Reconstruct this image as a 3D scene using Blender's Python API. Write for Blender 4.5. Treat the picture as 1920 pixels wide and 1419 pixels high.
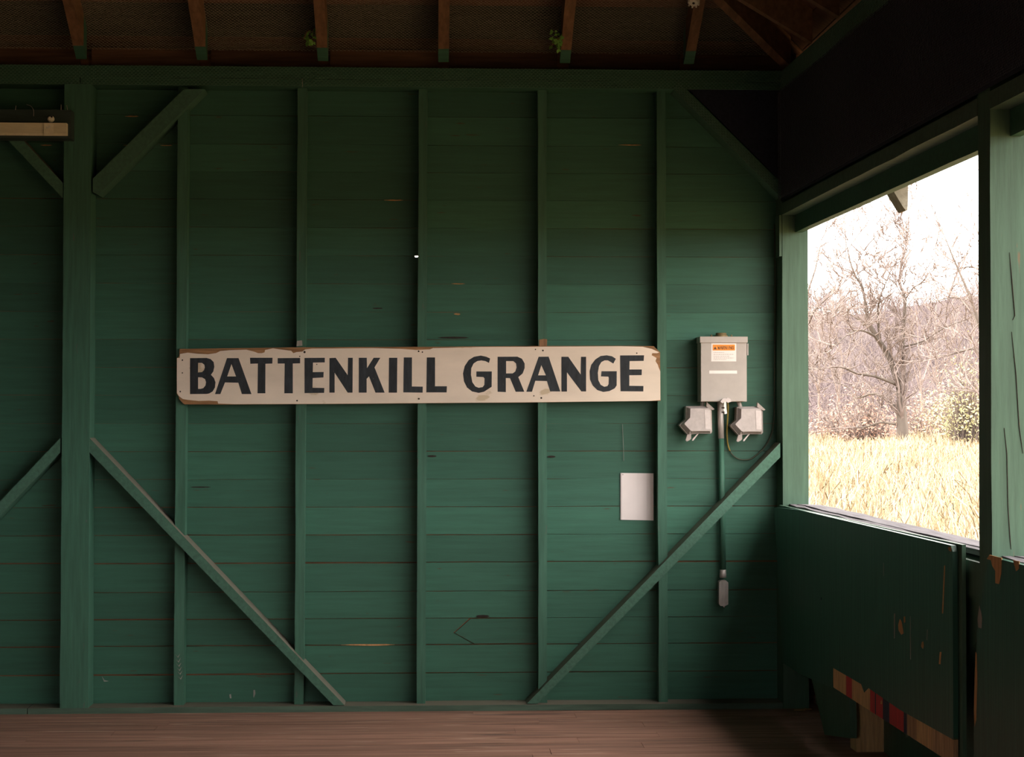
import bpy, bmesh, math, random
import numpy as np
from mathutils import Vector, Matrix
from mathutils.geometry import tessellate_polygon

for o in list(bpy.data.objects):
    bpy.data.objects.remove(o)
scene = bpy.context.scene
C = scene.collection
rnd = random.Random(7)

# ------------------------------------------------------------------ camera, sky, exposure
F_PX, W_PX, H_PX = 3500.0, 1920.0, 1419.0
CAM = Vector((0.0, 0.0, 1.52))
YAW, PITCH = math.atan(160 / 3500), math.atan(57.5 / 3500)
cd = bpy.data.cameras.new('camera')
cam = bpy.data.objects.new('camera', cd)
C.objects.link(cam)
cam.location = CAM
cam.rotation_mode = 'XYZ'
cam.rotation_euler = (math.pi / 2 + PITCH, 0, -YAW)
cd.sensor_fit = 'HORIZONTAL'
cd.sensor_width = 36.0
cd.lens = F_PX / W_PX * 36.0
cd.clip_start, cd.clip_end = 0.05, 3000
scene.camera = cam

world = bpy.data.worlds.new('sky')
scene.world = world
world.use_nodes = True
bg = world.node_tree.nodes['Background']
bg.inputs[0].default_value = (1.0, 0.945, 0.88, 1)
bg.inputs[1].default_value = 1.0

sd = bpy.data.lights.new('hazy_sun', 'SUN')
sd.energy = 1.0
sd.angle = math.radians(9)
sd.color = (1.0, 0.93, 0.82)
sun = bpy.data.objects.new('hazy_sun', sd)
C.objects.link(sun)
sun.rotation_euler = (math.radians(38), 0, math.radians(-62))

vs = scene.view_settings
vs.view_transform = 'Standard'
vs.look = 'None'
vs.gamma = 1.0
vs.use_curve_mapping = False
vs.exposure = 2.95
try:
    scene.cycles.max_bounces = 10
    scene.cycles.diffuse_bounces = 7
    scene.cycles.use_adaptive_sampling = True
except Exception:
    pass

# ------------------------------------------------------------------ projection helpers: pixel -> point on a known plane
RX = Matrix.Rotation(math.pi / 2 + PITCH, 3, 'X')
RZ = Matrix.Rotation(-YAW, 3, 'Z')
ROT = RZ @ RX

def ray(px, py):
    return ROT @ Vector(((px - W_PX / 2) / F_PX, -(py - H_PX / 2) / F_PX, -1.0))

def P(px, py, Y):
    d = ray(px, py)
    return CAM + d * ((Y - CAM.y) / d.y)

YP, YS, YB = 9.43, 9.49, 9.58          # post front, stud front, wall board face
XC = P(1467, 700, YP).x                # inner face of the right hand wall at the corner
O_R = Vector((XC, YP, 0))
_d = ray(750, 767)
U = Vector((-_d.x, -_d.y, 0)).normalized()        # along the right wall, towards the camera
N = Vector((-U.y, U.x, 0))                        # outwards
if N.x < 0:
    N = -N

def Wp(s, o, z):
    return O_R + U * s + N * o + Vector((0, 0, z))

def R(px, py, o):
    d = ray(px, py)
    t = ((O_R + N * o) - CAM).dot(N) / d.dot(N)
    p = CAM + d * t
    return (p - O_R).dot(U), p.z

# ------------------------------------------------------------------ mesh builder
class MB:
    def __init__(self):
        self.v, self.f, self.sm = [], [], []

    def add(self, vs_, fs, smooth=False):
        b = len(self.v)
        self.v += [Vector(p) for p in vs_]
        for f in fs:
            self.f.append([b + i for i in f])
            self.sm.append(smooth)
        return self

    def hexa(self, c):
        """8 corners: 4 of one end loop, 4 of the other"""
        return self.add(c, [(0, 3, 2, 1), (4, 5, 6, 7), (0, 1, 5, 4), (1, 2, 6, 5), (2, 3, 7, 6), (3, 0, 4, 7)])

    def box(self, x0, x1, y0, y1, z0, z1):
        return self.hexa([(x0, y0, z0), (x1, y0, z0), (x1, y1, z0), (x0, y1, z0),
                          (x0, y0, z1), (x1, y0, z1), (x1, y1, z1), (x0, y1, z1)])

    def lbox(self, s0, s1, o0, o1, z0, z1):
        return self.hexa([Wp(s0, o0, z0), Wp(s1, o0, z0), Wp(s1, o1, z0), Wp(s0, o1, z0),
                          Wp(s0, o0, z1), Wp(s1, o0, z1), Wp(s1, o1, z1), Wp(s0, o1, z1)])

    def timber(self, a, b, n=6, j=0.0, seed=0):
        """square timber from end loop a (4 pts) to end loop b, rough sawn"""
        r = random.Random(seed)
        a = [Vector(p) for p in a]
        b = [Vector(p) for p in b]
        base = len(self.v)
        for i in range(n + 1):
            t = i / n
            for k in range(4):
                p = a[k].lerp(b[k], t)
                if j:
                    p = p + Vector((r.uniform(-j, j), r.uniform(-j, j), r.uniform(-j, j)))
                self.v.append(p)
        def q(*ix):
            self.f.append([base + i for i in ix])
            self.sm.append(False)
        q(3, 2, 1, 0)
        q(4 * n, 4 * n + 1, 4 * n + 2, 4 * n + 3)
        for i in range(n):
            for k in range(4):
                k2 = (k + 1) % 4
                q(4 * i + k, 4 * i + k2, 4 * i + 4 + k2, 4 * i + 4 + k)
        return self

    def prism(self, loops, vec):
        """polygon (first loop) with holes, extruded by vec"""
        loops = [[Vector(p) for p in l] for l in loops]
        tris = tessellate_polygon(loops)
        flat = [p for l in loops for p in l]
        n = len(flat)
        base = len(self.v)
        self.v += flat + [p + Vector(vec) for p in flat]
        for t in tris:
            self.f.append([base + i for i in t]); self.sm.append(False)
            self.f.append([base + n + i for i in reversed(t)]); self.sm.append(False)
        k = 0
        for l in loops:
            m = len(l)
            for i in range(m):
                a, b = k + i, k + (i + 1) % m
                self.f.append([base + a, base + b, base + n + b, base + n + a]); self.sm.append(False)
            k += m
        return self

    def tube(self, pts, r, sides=8, cap=True, smooth=True):
        pts = [Vector(p) for p in pts]
        rr = r if isinstance(r, (list, tuple)) else [r] * len(pts)
        base = len(self.v)
        prev = None
        for i, p in enumerate(pts):
            d = (pts[min(i + 1, len(pts) - 1)] - pts[max(i - 1, 0)])
            if d.length < 1e-9:
                d = Vector((0, 0, 1))
            d.normalize()
            if prev is None:
                prev = d.orthogonal().normalized()
            x = (prev - d * prev.dot(d))
            if x.length < 1e-6:
                x = d.orthogonal()
            x.normalize()
            prev = x
            y = d.cross(x)
            for k in range(sides):
                a = 2 * math.pi * k / sides
                self.v.append(p + (x * math.cos(a) + y * math.sin(a)) * rr[i])
        for i in range(len(pts) - 1):
            for k in range(sides):
                k2 = (k + 1) % sides
                self.f.append([base + i * sides + k, base + i * sides + k2,
                               base + (i + 1) * sides + k2, base + (i + 1) * sides + k])
                self.sm.append(smooth)
        if cap:
            self.f.append([base + k for k in reversed(range(sides))]); self.sm.append(False)
            self.f.append([base + (len(pts) - 1) * sides + k for k in range(sides)]); self.sm.append(False)
        return self

    def lathe(self, origin, axis, prof, sides=16):
        """prof: (distance along axis, radius)"""
        origin, axis = Vector(origin), Vector(axis).normalized()
        x = axis.orthogonal().normalized()
        y = axis.cross(x)
        base = len(self.v)
        for (t, r) in prof:
            for k in range(sides):
                a = 2 * math.pi * k / sides
                self.v.append(origin + axis * t + (x * math.cos(a) + y * math.sin(a)) * r)
        for i in range(len(prof) - 1):
            for k in range(sides):
                k2 = (k + 1) % sides
                self.f.append([base + i * sides + k, base + i * sides + k2,
                               base + (i + 1) * sides + k2, base + (i + 1) * sides + k])
                self.sm.append(True)
        self.f.append([base + k for k in reversed(range(sides))]); self.sm.append(False)
        self.f.append([base + (len(prof) - 1) * sides + k for k in range(sides)]); self.sm.append(False)
        return self

    def build(self, name, m, parent=None, origin=None, fix=True):
        org = Vector(origin) if origin is not None else Vector((0, 0, 0))
        if parent is not None and origin is None:
            org = wloc(parent)
        me = bpy.data.meshes.new(name)
        me.from_pydata([tuple(p - org) for p in self.v], [], self.f)
        me.polygons.foreach_set('use_smooth', self.sm)
        me.materials.append(m)
        if fix and len(self.f) < 20000:
            bm = bmesh.new(); bm.from_mesh(me)
            bmesh.ops.recalc_face_normals(bm, faces=bm.faces)
            bm.to_mesh(me); bm.free()
        me.update()
        o = bpy.data.objects.new(name, me)
        C.objects.link(o)
        if parent is not None:
            o.parent = parent
            o.location = org - wloc(parent)
        else:
            o.location = org
        return o

def wloc(o):
    p = Vector(o.location)
    while o.parent is not None:
        o = o.parent
        p = p + Vector(o.location)
    return p

def tag(o, label=None, cat=None, group=None, kind=None):
    if label: o['label'] = label
    if cat: o['category'] = cat
    if group: o['group'] = group
    if kind: o['kind'] = kind
    return o

def thing(name, loc, label, cat, group=None):
    o = bpy.data.objects.new(name, None)
    C.objects.link(o)
    o.location = Vector(loc)
    o.empty_display_size = 0.1
    return tag(o, label, cat, group)

# ------------------------------------------------------------------ materials
MATS = {}

def mat(name, col, rough=0.75, scale=(4, 40, 40), amount=0.25, bump=0.25, col2=None, spots=None, metallic=0.0,
        dust=None, spec=0.3, obj_rand=0.12, bump_dist=0.004):
    m = bpy.data.materials.new(name)
    m.use_nodes = True
    nt = m.node_tree
    L = nt.links
    b = nt.nodes['Principled BSDF']
    b.inputs['Roughness'].default_value = rough
    b.inputs['Metallic'].default_value = metallic
    b.inputs['Specular IOR Level'].default_value = spec
    tc = nt.nodes.new('ShaderNodeTexCoord')
    mp = nt.nodes.new('ShaderNodeMapping')
    mp.inputs['Scale'].default_value = scale
    L.new(tc.outputs['Object'], mp.inputs[0])
    oi = nt.nodes.new('ShaderNodeObjectInfo')
    off = nt.nodes.new('ShaderNodeVectorMath'); off.operation = 'ADD'
    mul = nt.nodes.new('ShaderNodeMath'); mul.operation = 'MULTIPLY'; mul.inputs[1].default_value = 37.0
    L.new(oi.outputs['Random'], mul.inputs[0])
    L.new(mp.outputs[0], off.inputs[0]); L.new(mul.outputs[0], off.inputs[1])
    n1 = nt.nodes.new('ShaderNodeTexNoise')
    n1.inputs['Scale'].default_value = 1.0
    n1.inputs['Detail'].default_value = 6.0
    n1.inputs['Roughness'].default_value = 0.62
    L.new(off.outputs[0], n1.inputs['Vector'])
    rp = nt.nodes.new('ShaderNodeValToRGB')
    rp.color_ramp.elements[0].position = 0.3
    rp.color_ramp.elements[1].position = 0.72
    c2 = col2 if col2 else tuple(min(1, c * (1 + amount)) for c in col)
    c1 = tuple(c * (1 - amount) for c in col) if not col2 else col
    rp.color_ramp.elements[0].color = (*c1, 1)
    rp.color_ramp.elements[1].color = (*c2, 1)
    L.new(n1.outputs['Fac'], rp.inputs[0])
    out = rp.outputs[0]
    # each piece a little lighter or darker than its neighbour
    if obj_rand:
        mr = nt.nodes.new('ShaderNodeMapRange')
        mr.inputs['To Min'].default_value = 1 - obj_rand
        mr.inputs['To Max'].default_value = 1 + obj_rand
        L.new(oi.outputs['Random'], mr.inputs['Value'])
        vm = nt.nodes.new('ShaderNodeVectorMath'); vm.operation = 'SCALE'
        L.new(out, vm.inputs[0]); L.new(mr.outputs[0], vm.inputs['Scale'])
        out = vm.outputs[0]
    if spots:
        # spots: (colour, scale vector, threshold)
        for sc_col, sscale, th in spots:
            mp2 = nt.nodes.new('ShaderNodeMapping'); mp2.inputs['Scale'].default_value = sscale
            L.new(tc.outputs['Object'], mp2.inputs[0])
            n2 = nt.nodes.new('ShaderNodeTexNoise'); n2.inputs['Scale'].default_value = 1.0
            n2.inputs['Detail'].default_value = 5.0
            L.new(mp2.outputs[0], n2.inputs['Vector'])
            r2 = nt.nodes.new('ShaderNodeValToRGB')
            r2.color_ramp.elements[0].position = th
            r2.color_ramp.elements[1].position = th + 0.035
            L.new(n2.outputs['Fac'], r2.inputs[0])
            mx = nt.nodes.new('ShaderNodeMix'); mx.data_type = 'RGBA'
            L.new(r2.outputs[0], mx.inputs['Factor'])
            L.new(out, mx.inputs['A'])
            mx.inputs['B'].default_value = (*sc_col, 1)
            out = mx.outputs['Result']
    if dust:
        # settled dust lies on faces that point up
        ge = nt.nodes.new('ShaderNodeNewGeometry')
        sx = nt.nodes.new('ShaderNodeSeparateXYZ')
        L.new(ge.outputs['True Normal'], sx.inputs[0])
        r3 = nt.nodes.new('ShaderNodeMapRange')
        r3.inputs['From Min'].default_value = 0.35
        r3.inputs['From Max'].default_value = 0.6
        r3.inputs['To Max'].default_value = 0.85
        L.new(sx.outputs['Z'], r3.inputs['Value'])
        mx = nt.nodes.new('ShaderNodeMix'); mx.data_type = 'RGBA'
        L.new(r3.outputs[0], mx.inputs['Factor'])
        L.new(out, mx.inputs['A'])
        mx.inputs['B'].default_value = (*dust, 1)
        out = mx.outputs['Result']
    L.new(out, b.inputs['Base Color'])
    if bump:
        bp = nt.nodes.new('ShaderNodeBump')
        bp.inputs['Strength'].default_value = bump
        bp.inputs['Distance'].default_value = bump_dist
        L.new(n1.outputs['Fac'], bp.inputs['Height'])
        L.new(bp.outputs[0], b.inputs['Normal'])
    MATS[name] = m
    return m

GREEN = (0.036, 0.118, 0.080)
RAW = (0.34, 0.19, 0.09)
M = MATS
mat('paint_h', GREEN, 0.55, (3, 40, 46), 0.13, 0.3, spots=[((0.075, 0.055, 0.03), (6, 60, 60), 0.705)], obj_rand=0.16)
mat('paint_v', (0.047, 0.132, 0.090), 0.55, (46, 46, 3), 0.2, 0.3, spots=[((0.09, 0.11, 0.09), (60, 60, 9), 0.70)], obj_rand=0.08)
mat('paint_d', (0.056, 0.136, 0.096), 0.6, (60, 60, 60), 0.2, 0.3, dust=(0.2, 0.17, 0.135), obj_rand=0.06)
mat('paint_sill', (0.07, 0.115, 0.085), 0.6, (4, 40, 40), 0.25, 0.3, dust=(0.19, 0.155, 0.12), obj_rand=0.05)
mat('paint_plate', (0.036, 0.108, 0.07), 0.6, (3, 40, 40), 0.2, 0.2, obj_rand=0.08)
mat('paint_r', (0.060, 0.118, 0.080), 0.55, (40, 40, 3), 0.2, 0.25, spots=[((0.12, 0.10, 0.06), (50, 50, 6), 0.72)], obj_rand=0.06)
mat('paint_panel', (0.026, 0.088, 0.062), 0.42, (55, 55, 2.5), 0.28, 0.35, spots=[((0.12, 0.085, 0.05), (130, 130, 9), 0.735)], obj_rand=0.05)
mat('gap_wood', (0.17, 0.075, 0.038), 0.85, (5, 30, 60), 0.5, 0.2)
mat('raw_wood', (0.38, 0.21, 0.10), 0.8, (40, 40, 4), 0.35, 0.3)
mat('raw_wood_dark', (0.24, 0.13, 0.07), 0.85, (60, 60, 5), 0.45, 0.4)
mat('chip', (0.46, 0.25, 0.11), 0.8, (60, 60, 8), 0.25, 0.1)
mat('floor_wood', (0.34, 0.18, 0.132), 0.62, (1.6, 26, 20), 0.4, 0.25,
    spots=[((0.46, 0.29, 0.22), (2.2, 22, 10), 0.62), ((0.15, 0.085, 0.07), (1.3, 14, 10), 0.66)], obj_rand=0.14)
mat('rafter_wood', (0.155, 0.084, 0.044), 0.8, (40, 4, 30), 0.35, 0.3, obj_rand=0.15)
mat('roof_wood', (0.11, 0.055, 0.035), 0.85, (3, 40, 40), 0.4, 0.3, obj_rand=0.35)
mat('roof_stain', (0.045, 0.047, 0.036), 0.9, (3, 30, 30), 0.4, 0.2)
mat('roof_dark', (0.035, 0.028, 0.022), 0.9, (3, 20, 20), 0.3, 0.1)
mat('wire_green', (0.10, 0.19, 0.14), 0.6, (50, 50, 50), 0.3, 0.0, obj_rand=0)
mat('wire_dark', (0.05, 0.054, 0.07), 0.7, (50, 50, 50), 0.3, 0.0, obj_rand=0)
mat('wire', (0.26, 0.235, 0.18), 0.6, (50, 50, 50), 0.3, 0.0, metallic=0.2, obj_rand=0)
mat('netting', (0.017, 0.021, 0.036), 0.95, (60, 60, 60), 0.3, 0.1, obj_rand=0)  # near-black of the sheets added as shade; also fills the knot hole
mat('grey_sill', (0.15, 0.138, 0.15), 0.9, (50, 4, 50), 0.35, 0.5, spec=0.1)
mat('bracket', (0.34, 0.32, 0.26), 0.9, (40, 40, 40), 0.3, 0.2)
mat('scrape', (0.30, 0.28, 0.26), 0.85, (50, 50, 4), 0.2, 0.0)
mat('strip_wood', (0.62, 0.37, 0.18), 0.8, (60, 60, 5), 0.3, 0.3)
mat('strip_wood_dark', (0.42, 0.25, 0.14), 0.8, (60, 60, 5), 0.4, 0.3)
mat('sign_board', (0.28, 0.15, 0.07), 0.8, (4, 60, 60), 0.5, 0.3, obj_rand=0)
mat('sign_white', (0.74, 0.63, 0.53), 0.62, (3.5, 30, 9), 0.07, 0.1,
    spots=[((0.55, 0.44, 0.31), (5, 10, 9), 0.66), ((0.30, 0.22, 0.15), (55, 60, 60), 0.765)], obj_rand=0)
mat('sign_black', (0.022, 0.027, 0.034), 0.5, (60, 60, 14), 0.4, 0.1,
    spots=[((0.10, 0.10, 0.095), (120, 100, 60), 0.70)], obj_rand=0.2)
mat('iron', (0.03, 0.022, 0.018), 0.6, (80, 80, 80), 0.4, 0.1, metallic=0.5)
mat('box_grey', (0.42, 0.38, 0.355), 0.5, (14, 14, 14), 0.06, 0.05, obj_rand=0.03)
mat('outlet_grey', (0.46, 0.41, 0.40), 0.5, (40, 40, 40), 0.12, 0.1, spots=[((0.30, 0.16, 0.10), (110, 100, 110), 0.73)], obj_rand=0.05)
mat('outlet_light', (0.58, 0.52, 0.51), 0.5, (40, 40, 40), 0.1, 0.1, obj_rand=0)
mat('outlet_frame', (0.36, 0.31, 0.29), 0.55, (40, 40, 40), 0.15, 0.1, obj_rand=0.05)
mat('hub_brass', (0.26, 0.19, 0.09), 0.5, (60, 60, 60), 0.2, 0.1, metallic=0.3)
mat('zinc', (0.42, 0.38, 0.36), 0.5, (60, 60, 20), 0.15, 0.05, metallic=0.3)
mat('label_white', (0.80, 0.74, 0.72), 0.6, (20, 20, 20), 0.03, 0.0, obj_rand=0)
mat('label_orange', (0.80, 0.27, 0.04), 0.6, (20, 20, 20), 0.05, 0.0, obj_rand=0)
mat('print_dark', (0.10, 0.06, 0.04), 0.7, (20, 20, 20), 0.1, 0.0, obj_rand=0)
mat('print_grey', (0.42, 0.37, 0.36), 0.7, (20, 20, 20), 0.1, 0.0, obj_rand=0)
mat('paper', (0.80, 0.72, 0.71), 0.7, (9, 9, 9), 0.03, 0.05, obj_rand=0)
mat('cable', (0.30, 0.22, 0.045), 0.5, (50, 50, 50), 0.2, 0.0)
mat('cable_dark', (0.06, 0.07, 0.045), 0.5, (50, 50, 50), 0.2, 0.0)
mat('lamp_housing', (0.032, 0.05, 0.045), 0.6, (6, 40, 40), 0.25, 0.1, obj_rand=0)
mat('lamp_channel', (0.74, 0.66, 0.47), 0.6, (8, 60, 60), 0.12, 0.1, obj_rand=0)
mat('lamp_clip', (0.82, 0.74, 0.56), 0.5, (40, 40, 40), 0.1, 0.0, obj_rand=0)
mat('porcelain', (0.72, 0.68, 0.58), 0.4, (40, 40, 40), 0.1, 0.0)
mat('red_paint', (0.50, 0.025, 0.035), 0.6, (60, 60, 5), 0.25, 0.2)
mat('blue_paint', (0.02, 0.022, 0.06), 0.6, (60, 60, 5), 0.25, 0.2)
mat('leaf', (0.13, 0.30, 0.05), 0.6, (30, 30, 30), 0.3, 0.0)
mat('grass', (0.20, 0.125, 0.048), 0.7, (2.2, 2.2, 0.6), 0.2, 0.0, col2=(0.50, 0.435, 0.33), obj_rand=0, spec=0.1)
mat('field', (0.22, 0.14, 0.055), 0.95, (0.8, 0.8, 0.8), 0.3, 0.0, obj_rand=0)
mat('bark', (0.115, 0.094, 0.080), 0.9, (3, 3, 1), 0.3, 0.2, obj_rand=0.05)
mat('twig', (0.195, 0.155, 0.142), 0.9, (3, 3, 1), 0.2, 0.0, obj_rand=0.08)
mat('brush_red', (0.38, 0.235, 0.18), 0.9, (1, 1, 1), 0.25, 0.0, obj_rand=0.1)
mat('brush_yellow', (0.48, 0.44, 0.23), 0.9, (1, 1, 1), 0.2, 0.0, obj_rand=0.1)
mat('hill', (0.088, 0.071, 0.073), 1.0, (0.06, 0.06, 0.09), 0.22, 0.0, col2=(0.110, 0.093, 0.086), obj_rand=0, spec=0.0)
mat('hill_twig', (0.135, 0.108, 0.110), 1.0, (0.05, 0.05, 0.05), 0.25, 0.0, obj_rand=0, spec=0.0)

# ------------------------------------------------------------------ dimensions
XL, YFR = -5.40, -1.15                    # left wall, front edge of the shed
Z_SILLTOP = P(500, 1324.5, YP).z
Z_PB = P(640, 162, YP).z                 # underside of top plate
Z_PT = P(640, 126, YP).z                 # top of it
Z_PM = P(300, 146, YP).z
X_END = XC
SX = lambda px, y=750: P(px, y, YS).x

# ------------------------------------------------------------------ floor: planks running along the wall
floor = MB().box(XL, XC + 0.34, YFR, YB + 0.04, -0.12, -0.03).build('floor', M['roof_dark'])
tag(floor, kind='structure')
y = YB + 0.03
i = 0
while y > YFR + 0.05:
    w = 0.137
    r = random.Random(100 + i)
    if y > 7.0:
        cuts = [XL, r.uniform(-3.4, -1.2), r.uniform(0.0, 1.2), XC + 0.34]
    else:
        cuts = [XL, XC + 0.34]
    for a, b in zip(cuts[:-1], cuts[1:]):
        dz = r.uniform(-0.0016, 0.0)
        MB().timber([(a + .001, y - w + .0015, -0.03), (a + .001, y - .0015, -0.03), (a + .001, y - .0015, dz), (a + .001, y - w + .0015, dz)],
                    [(b - .001, y - w + .0015, -0.03), (b - .001, y - .0015, -0.03), (b - .001, y - .0015, dz), (b - .001, y - w + .0015, dz)],
                    6, 0.0006, i).build('plank', M['floor_wood'], floor)
    y -= w
    i += 1

# ------------------------------------------------------------------ back wall
hole = P(781.5, 480, YB)
hx0, hx1, hz0, hz1 = hole.x - 0.011, hole.x + 0.009, hole.z - 0.006, hole.z + 0.004
wz0, wz1 = -0.1, Z_PT + 0.09
wb = MB()
xr = XC + 0.13
wb.box(XL, hx0, YB + .0085, YB + .04, wz0, wz1)
wb.box(hx1, xr, YB + .0085, YB + .04, wz0, wz1)
wb.box(hx0, hx1, YB + .0085, YB + .04, wz0, hz0)
wb.box(hx0, hx1, YB + .0085, YB + .04, hz1, wz1)
wb.box(xr, XC + .25, YB + .0085, YB + .04, wz0, 1.02)
wall_back = wb.build('wall_back', M['gap_wood'])
tag(wall_back, kind='structure')

joints = [140, 172, 219, 272.5, 323.5, 375.5, 427.5, 480, 532.5, 585, 637, 689, 741, 794, 846, 898, 950, 1002, 1054, 1108, 1158.5, 1208.5, 1261.5, 1318]
zj = [P(800, j, YB).z for j in joints]
stud_px = [344, 568, 793, 1018, 1242]
wide = {1054: .010, 1261.5: .012, 1208.5: .010, 1158.5: .008, 1108: .005, 1002: .007, 950: .004, 846: .004, 480: .003, 219: .003, 375.5: .003}
PATCH_L, PATCH_R = P(850, 1184, YB), P(1018, 1184, YB)
for k in range(len(joints) - 1):
    zt, zb = zj[k], zj[k + 1]
    r = random.Random(500 + k)
    brk = sorted(r.sample([344, 568, 793, 1018, 1242], r.choice([1, 2, 2])))
    if joints[k] == 1158.5:
        brk = [568, 1018]
    xs = [XL, P(145, 700, YB).x] + [P(p, 700, YB).x for p in brk] + [xr - 0.005]
    for a, b in zip(xs[:-1], xs[1:]):
        gt = wide.get(joints[k], .0022) * r.uniform(.25, 1.0) * 0.5
        gb = wide.get(joints[k + 1], .0022) * r.uniform(.25, 1.0) * 0.5
        yo = r.uniform(-.002, .0015)
        n = max(4, int((b - a) / 0.16))
        zo = r.uniform(-.0035, .0035) if joints[k] > 300 else 0
        up, lo = [], []
        for q in range(n + 1):
            t = q / n
            x = a + .0008 + (b - a - .0016) * t
            up.append((x, zt - gt + r.uniform(-.0009, .0009)))
            lo.append((x, zb + gb + r.uniform(-.0009, .0009)))
        # notch where daylight comes through beside the third stud
        if joints[k + 1] == 480 and a < hole.x < b:
            lo = [(x, z) for x, z in lo if abs(x - hole.x) > .03]
            lo += [(hx0, zb + gb), (hx0 + .004, hz1), (hx1 - .003, hz1), (hx1, zb + gb)]
            lo.sort()
        if joints[k] == 480 and a < hole.x < b:
            up = [(x, z) for x, z in up if abs(x - hole.x) > .03]
            up += [(hx0, zt - gt), (hx0 + .003, hz0), (hx1 - .005, hz0), (hx1, zt - gt)]
            up.sort()
        if joints[k] == 1158.5 and a < PATCH_L.x < b:
            # this board ends in an open notch; a pointed patch board is let in
            xp = PATCH_L.x
            x1, x2 = P(880, 1160, YB).x, P(887, 1206, YB).x
            zm = P(850, 1186, YB).z
            polyL = [p for p in up if p[0] < x1 - .01] + [(x1, zt - gt), (xp, zm), (x2, zb + gb)] + [p for p in reversed(lo) if p[0] < x2 - .01]
            MB().prism([[(x, YB + yo, z) for x, z in polyL]], (0, .008, 0)).build('plank', M['paint_h'], wall_back)
            g = .006
            polyR = [(x1 + g, zt - .005), (b - .004, zt - .004), (b - .004, zb + .006), (x2 + g, zb + .005), (xp + g * 1.3, zm)]
            MB().prism([[(x, YB - .004, z) for x, z in polyR]], (0, .012, 0)).build('plank', M['paint_h'], wall_back)
            continue
        MB().prism([[(x, YB + yo, z) for x, z in up] + [(x, YB + yo, z) for x, z in reversed(lo)]], (0, .008, 0)).build('plank', M['paint_h'], wall_back)

# bare slivers of wood along a few joints
for (px, py, w, h) in [(247, 218.5, 26, 3), (87, 272.5, 22, 2.4), (238, 272.5, 14, 2), (738, 375.5, 36, 2.4), (1181, 272, 44, 2),
                       (857, 589, 13, 4), (859, 532, 26, 2), (690, 1208.5, 100, 4), (312, 272.8, 22, 1.6)]:
    c = P(px, py, YB)
    s = YB / F_PX
    hw, hh = w * s / 2, h * s / 2
    r = random.Random(int(px))
    pts = [(-1, .1), (-.6, .7), (-.1, .9), (.3, .6), (.7, .9), (1, 0), (.6, -.7), (.1, -.9), (-.5, -.6)]
    MB().prism([[(c.x + a * hw, YB - .006, c.z + b * hh * r.uniform(.7, 1.1)) for a, b in pts]], (0, .012, 0)).build('splinter', M['chip'] if px != 247 else M['raw_wood'], wall_back)

# knots and old nail heads
for (px, py, w, h) in [(810, 855, 18, 4), (1034, 856, 16, 4), (905, 1155, 26, 5), (850, 633, 60, 4), (376, 913, 40, 2.4), (708, 578, 20, 2.4)]:
    c = P(px, py, YB); s = YB / F_PX
    MB().prism([[(c.x + math.cos(a) * w * s / 2, YB - .0045, c.z + math.sin(a) * h * s / 2) for a in [q * math.pi / 4 for q in range(8)]]], (0, .008, 0)).build('knot', M['iron'], wall_back)

# studs
for px_t, px_b, sidx in [(334, 325.5, 0), (558.5, 552, 1), (785, 781, 2), (1008.5, 1009.5, 3), (1231, 1235.5, 4)]:
    wpx = [18.5, 17, 16.5, 16.5, 17][sidx]
    pt, pb = P(px_t, 185, YS), P(px_b, 1316, YS)
    w = wpx * YS / F_PX
    zb, zt = Z_SILLTOP - .001, Z_PB + 0.001
    o = MB().timber([(pb.x, YS, zb), (pb.x + w, YS, zb), (pb.x + w, YB - .0035, zb), (pb.x, YB - .0035, zb)],
                    [(pt.x, YS, zt), (pt.x + w, YS, zt), (pt.x + w, YB - .0035, zt), (pt.x, YB - .0035, zt)], 14, .0016, sidx).build('stud', M['paint_v'], wall_back)

# scrapes, old tape and a thread on studs and boards
def mark(pix, yy, m, name='scrape_mark'):
    return MB().prism([[P(px, py, yy) for px, py in pix]], (0, .0022, 0)).build(name, M[m], wall_back)
mark([(1010.5, 637), (1020, 635), (1026, 636), (1025.5, 648.5), (1011, 648.5)], YS - .003, 'raw_wood_dark', 'old_tape')
mark([(557, 639), (566, 638), (567, 648), (556, 649)], YS - .003, 'scrape', 'old_tape')
for k, (px, py) in enumerate([(329, 1227), (330, 1236), (331, 1244), (332, 1252), (333, 1259), (334, 1268)]):
    mark([(px, py), (px + 4, py + 4), (px + 9, py - 2 - k % 2), (px + 5, py + 6)], YS - .003, 'scrape')
mark([(475, 1294), (478, 1293), (479, 1300), (476, 1308), (475, 1306)], YB - .004, 'scrape')
mark([(430, 1302), (433, 1301), (434, 1309), (431, 1309)], YB - .004, 'scrape')
mark([(191, 1268), (196, 1275), (204, 1277), (195, 1278)], YB - .004, 'scrape')
MB().tube([P(1167, 795, YB - .006), P(1168.5, 830, YB - .008), P(1169.5, 864, YB - .006)], .0011, 5).build('thread', M['scrape'], wall_back)
MB().tube([P(566.5, 147, YP - .009), P(567, 156, YP - .012), P(567, 164, YP - .009)], .0012, 5).build('thread', M['scrape'], wall_back)

# heavy post
pa, pb_, pc, pd = P(121, 170, YP), P(171.5, 170, YP), P(112, 1325, YP), P(165, 1325, YP)
MB().timber([(pc.x, YP, Z_SILLTOP - .001), (pd.x, YP, Z_SILLTOP - .001), (pd.x, YB - .004, Z_SILLTOP - .001), (pc.x, YB - .004, Z_SILLTOP - .001)],
            [(pa.x, YP, Z_PB + .001), (pb_.x, YP, Z_PB + .001), (pb_.x, YB - .004, Z_PB + .001), (pa.x, YB - .004, Z_PB + .001)], 16, .0012, 42).build('post', M['paint_v'], wall_back)
for dx in (XL + .07,):
    MB().box(dx - .07, dx + .07, YP, YB - .004, Z_SILLTOP, Z_PB).build('post', M['paint_v'], wall_back)

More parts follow.
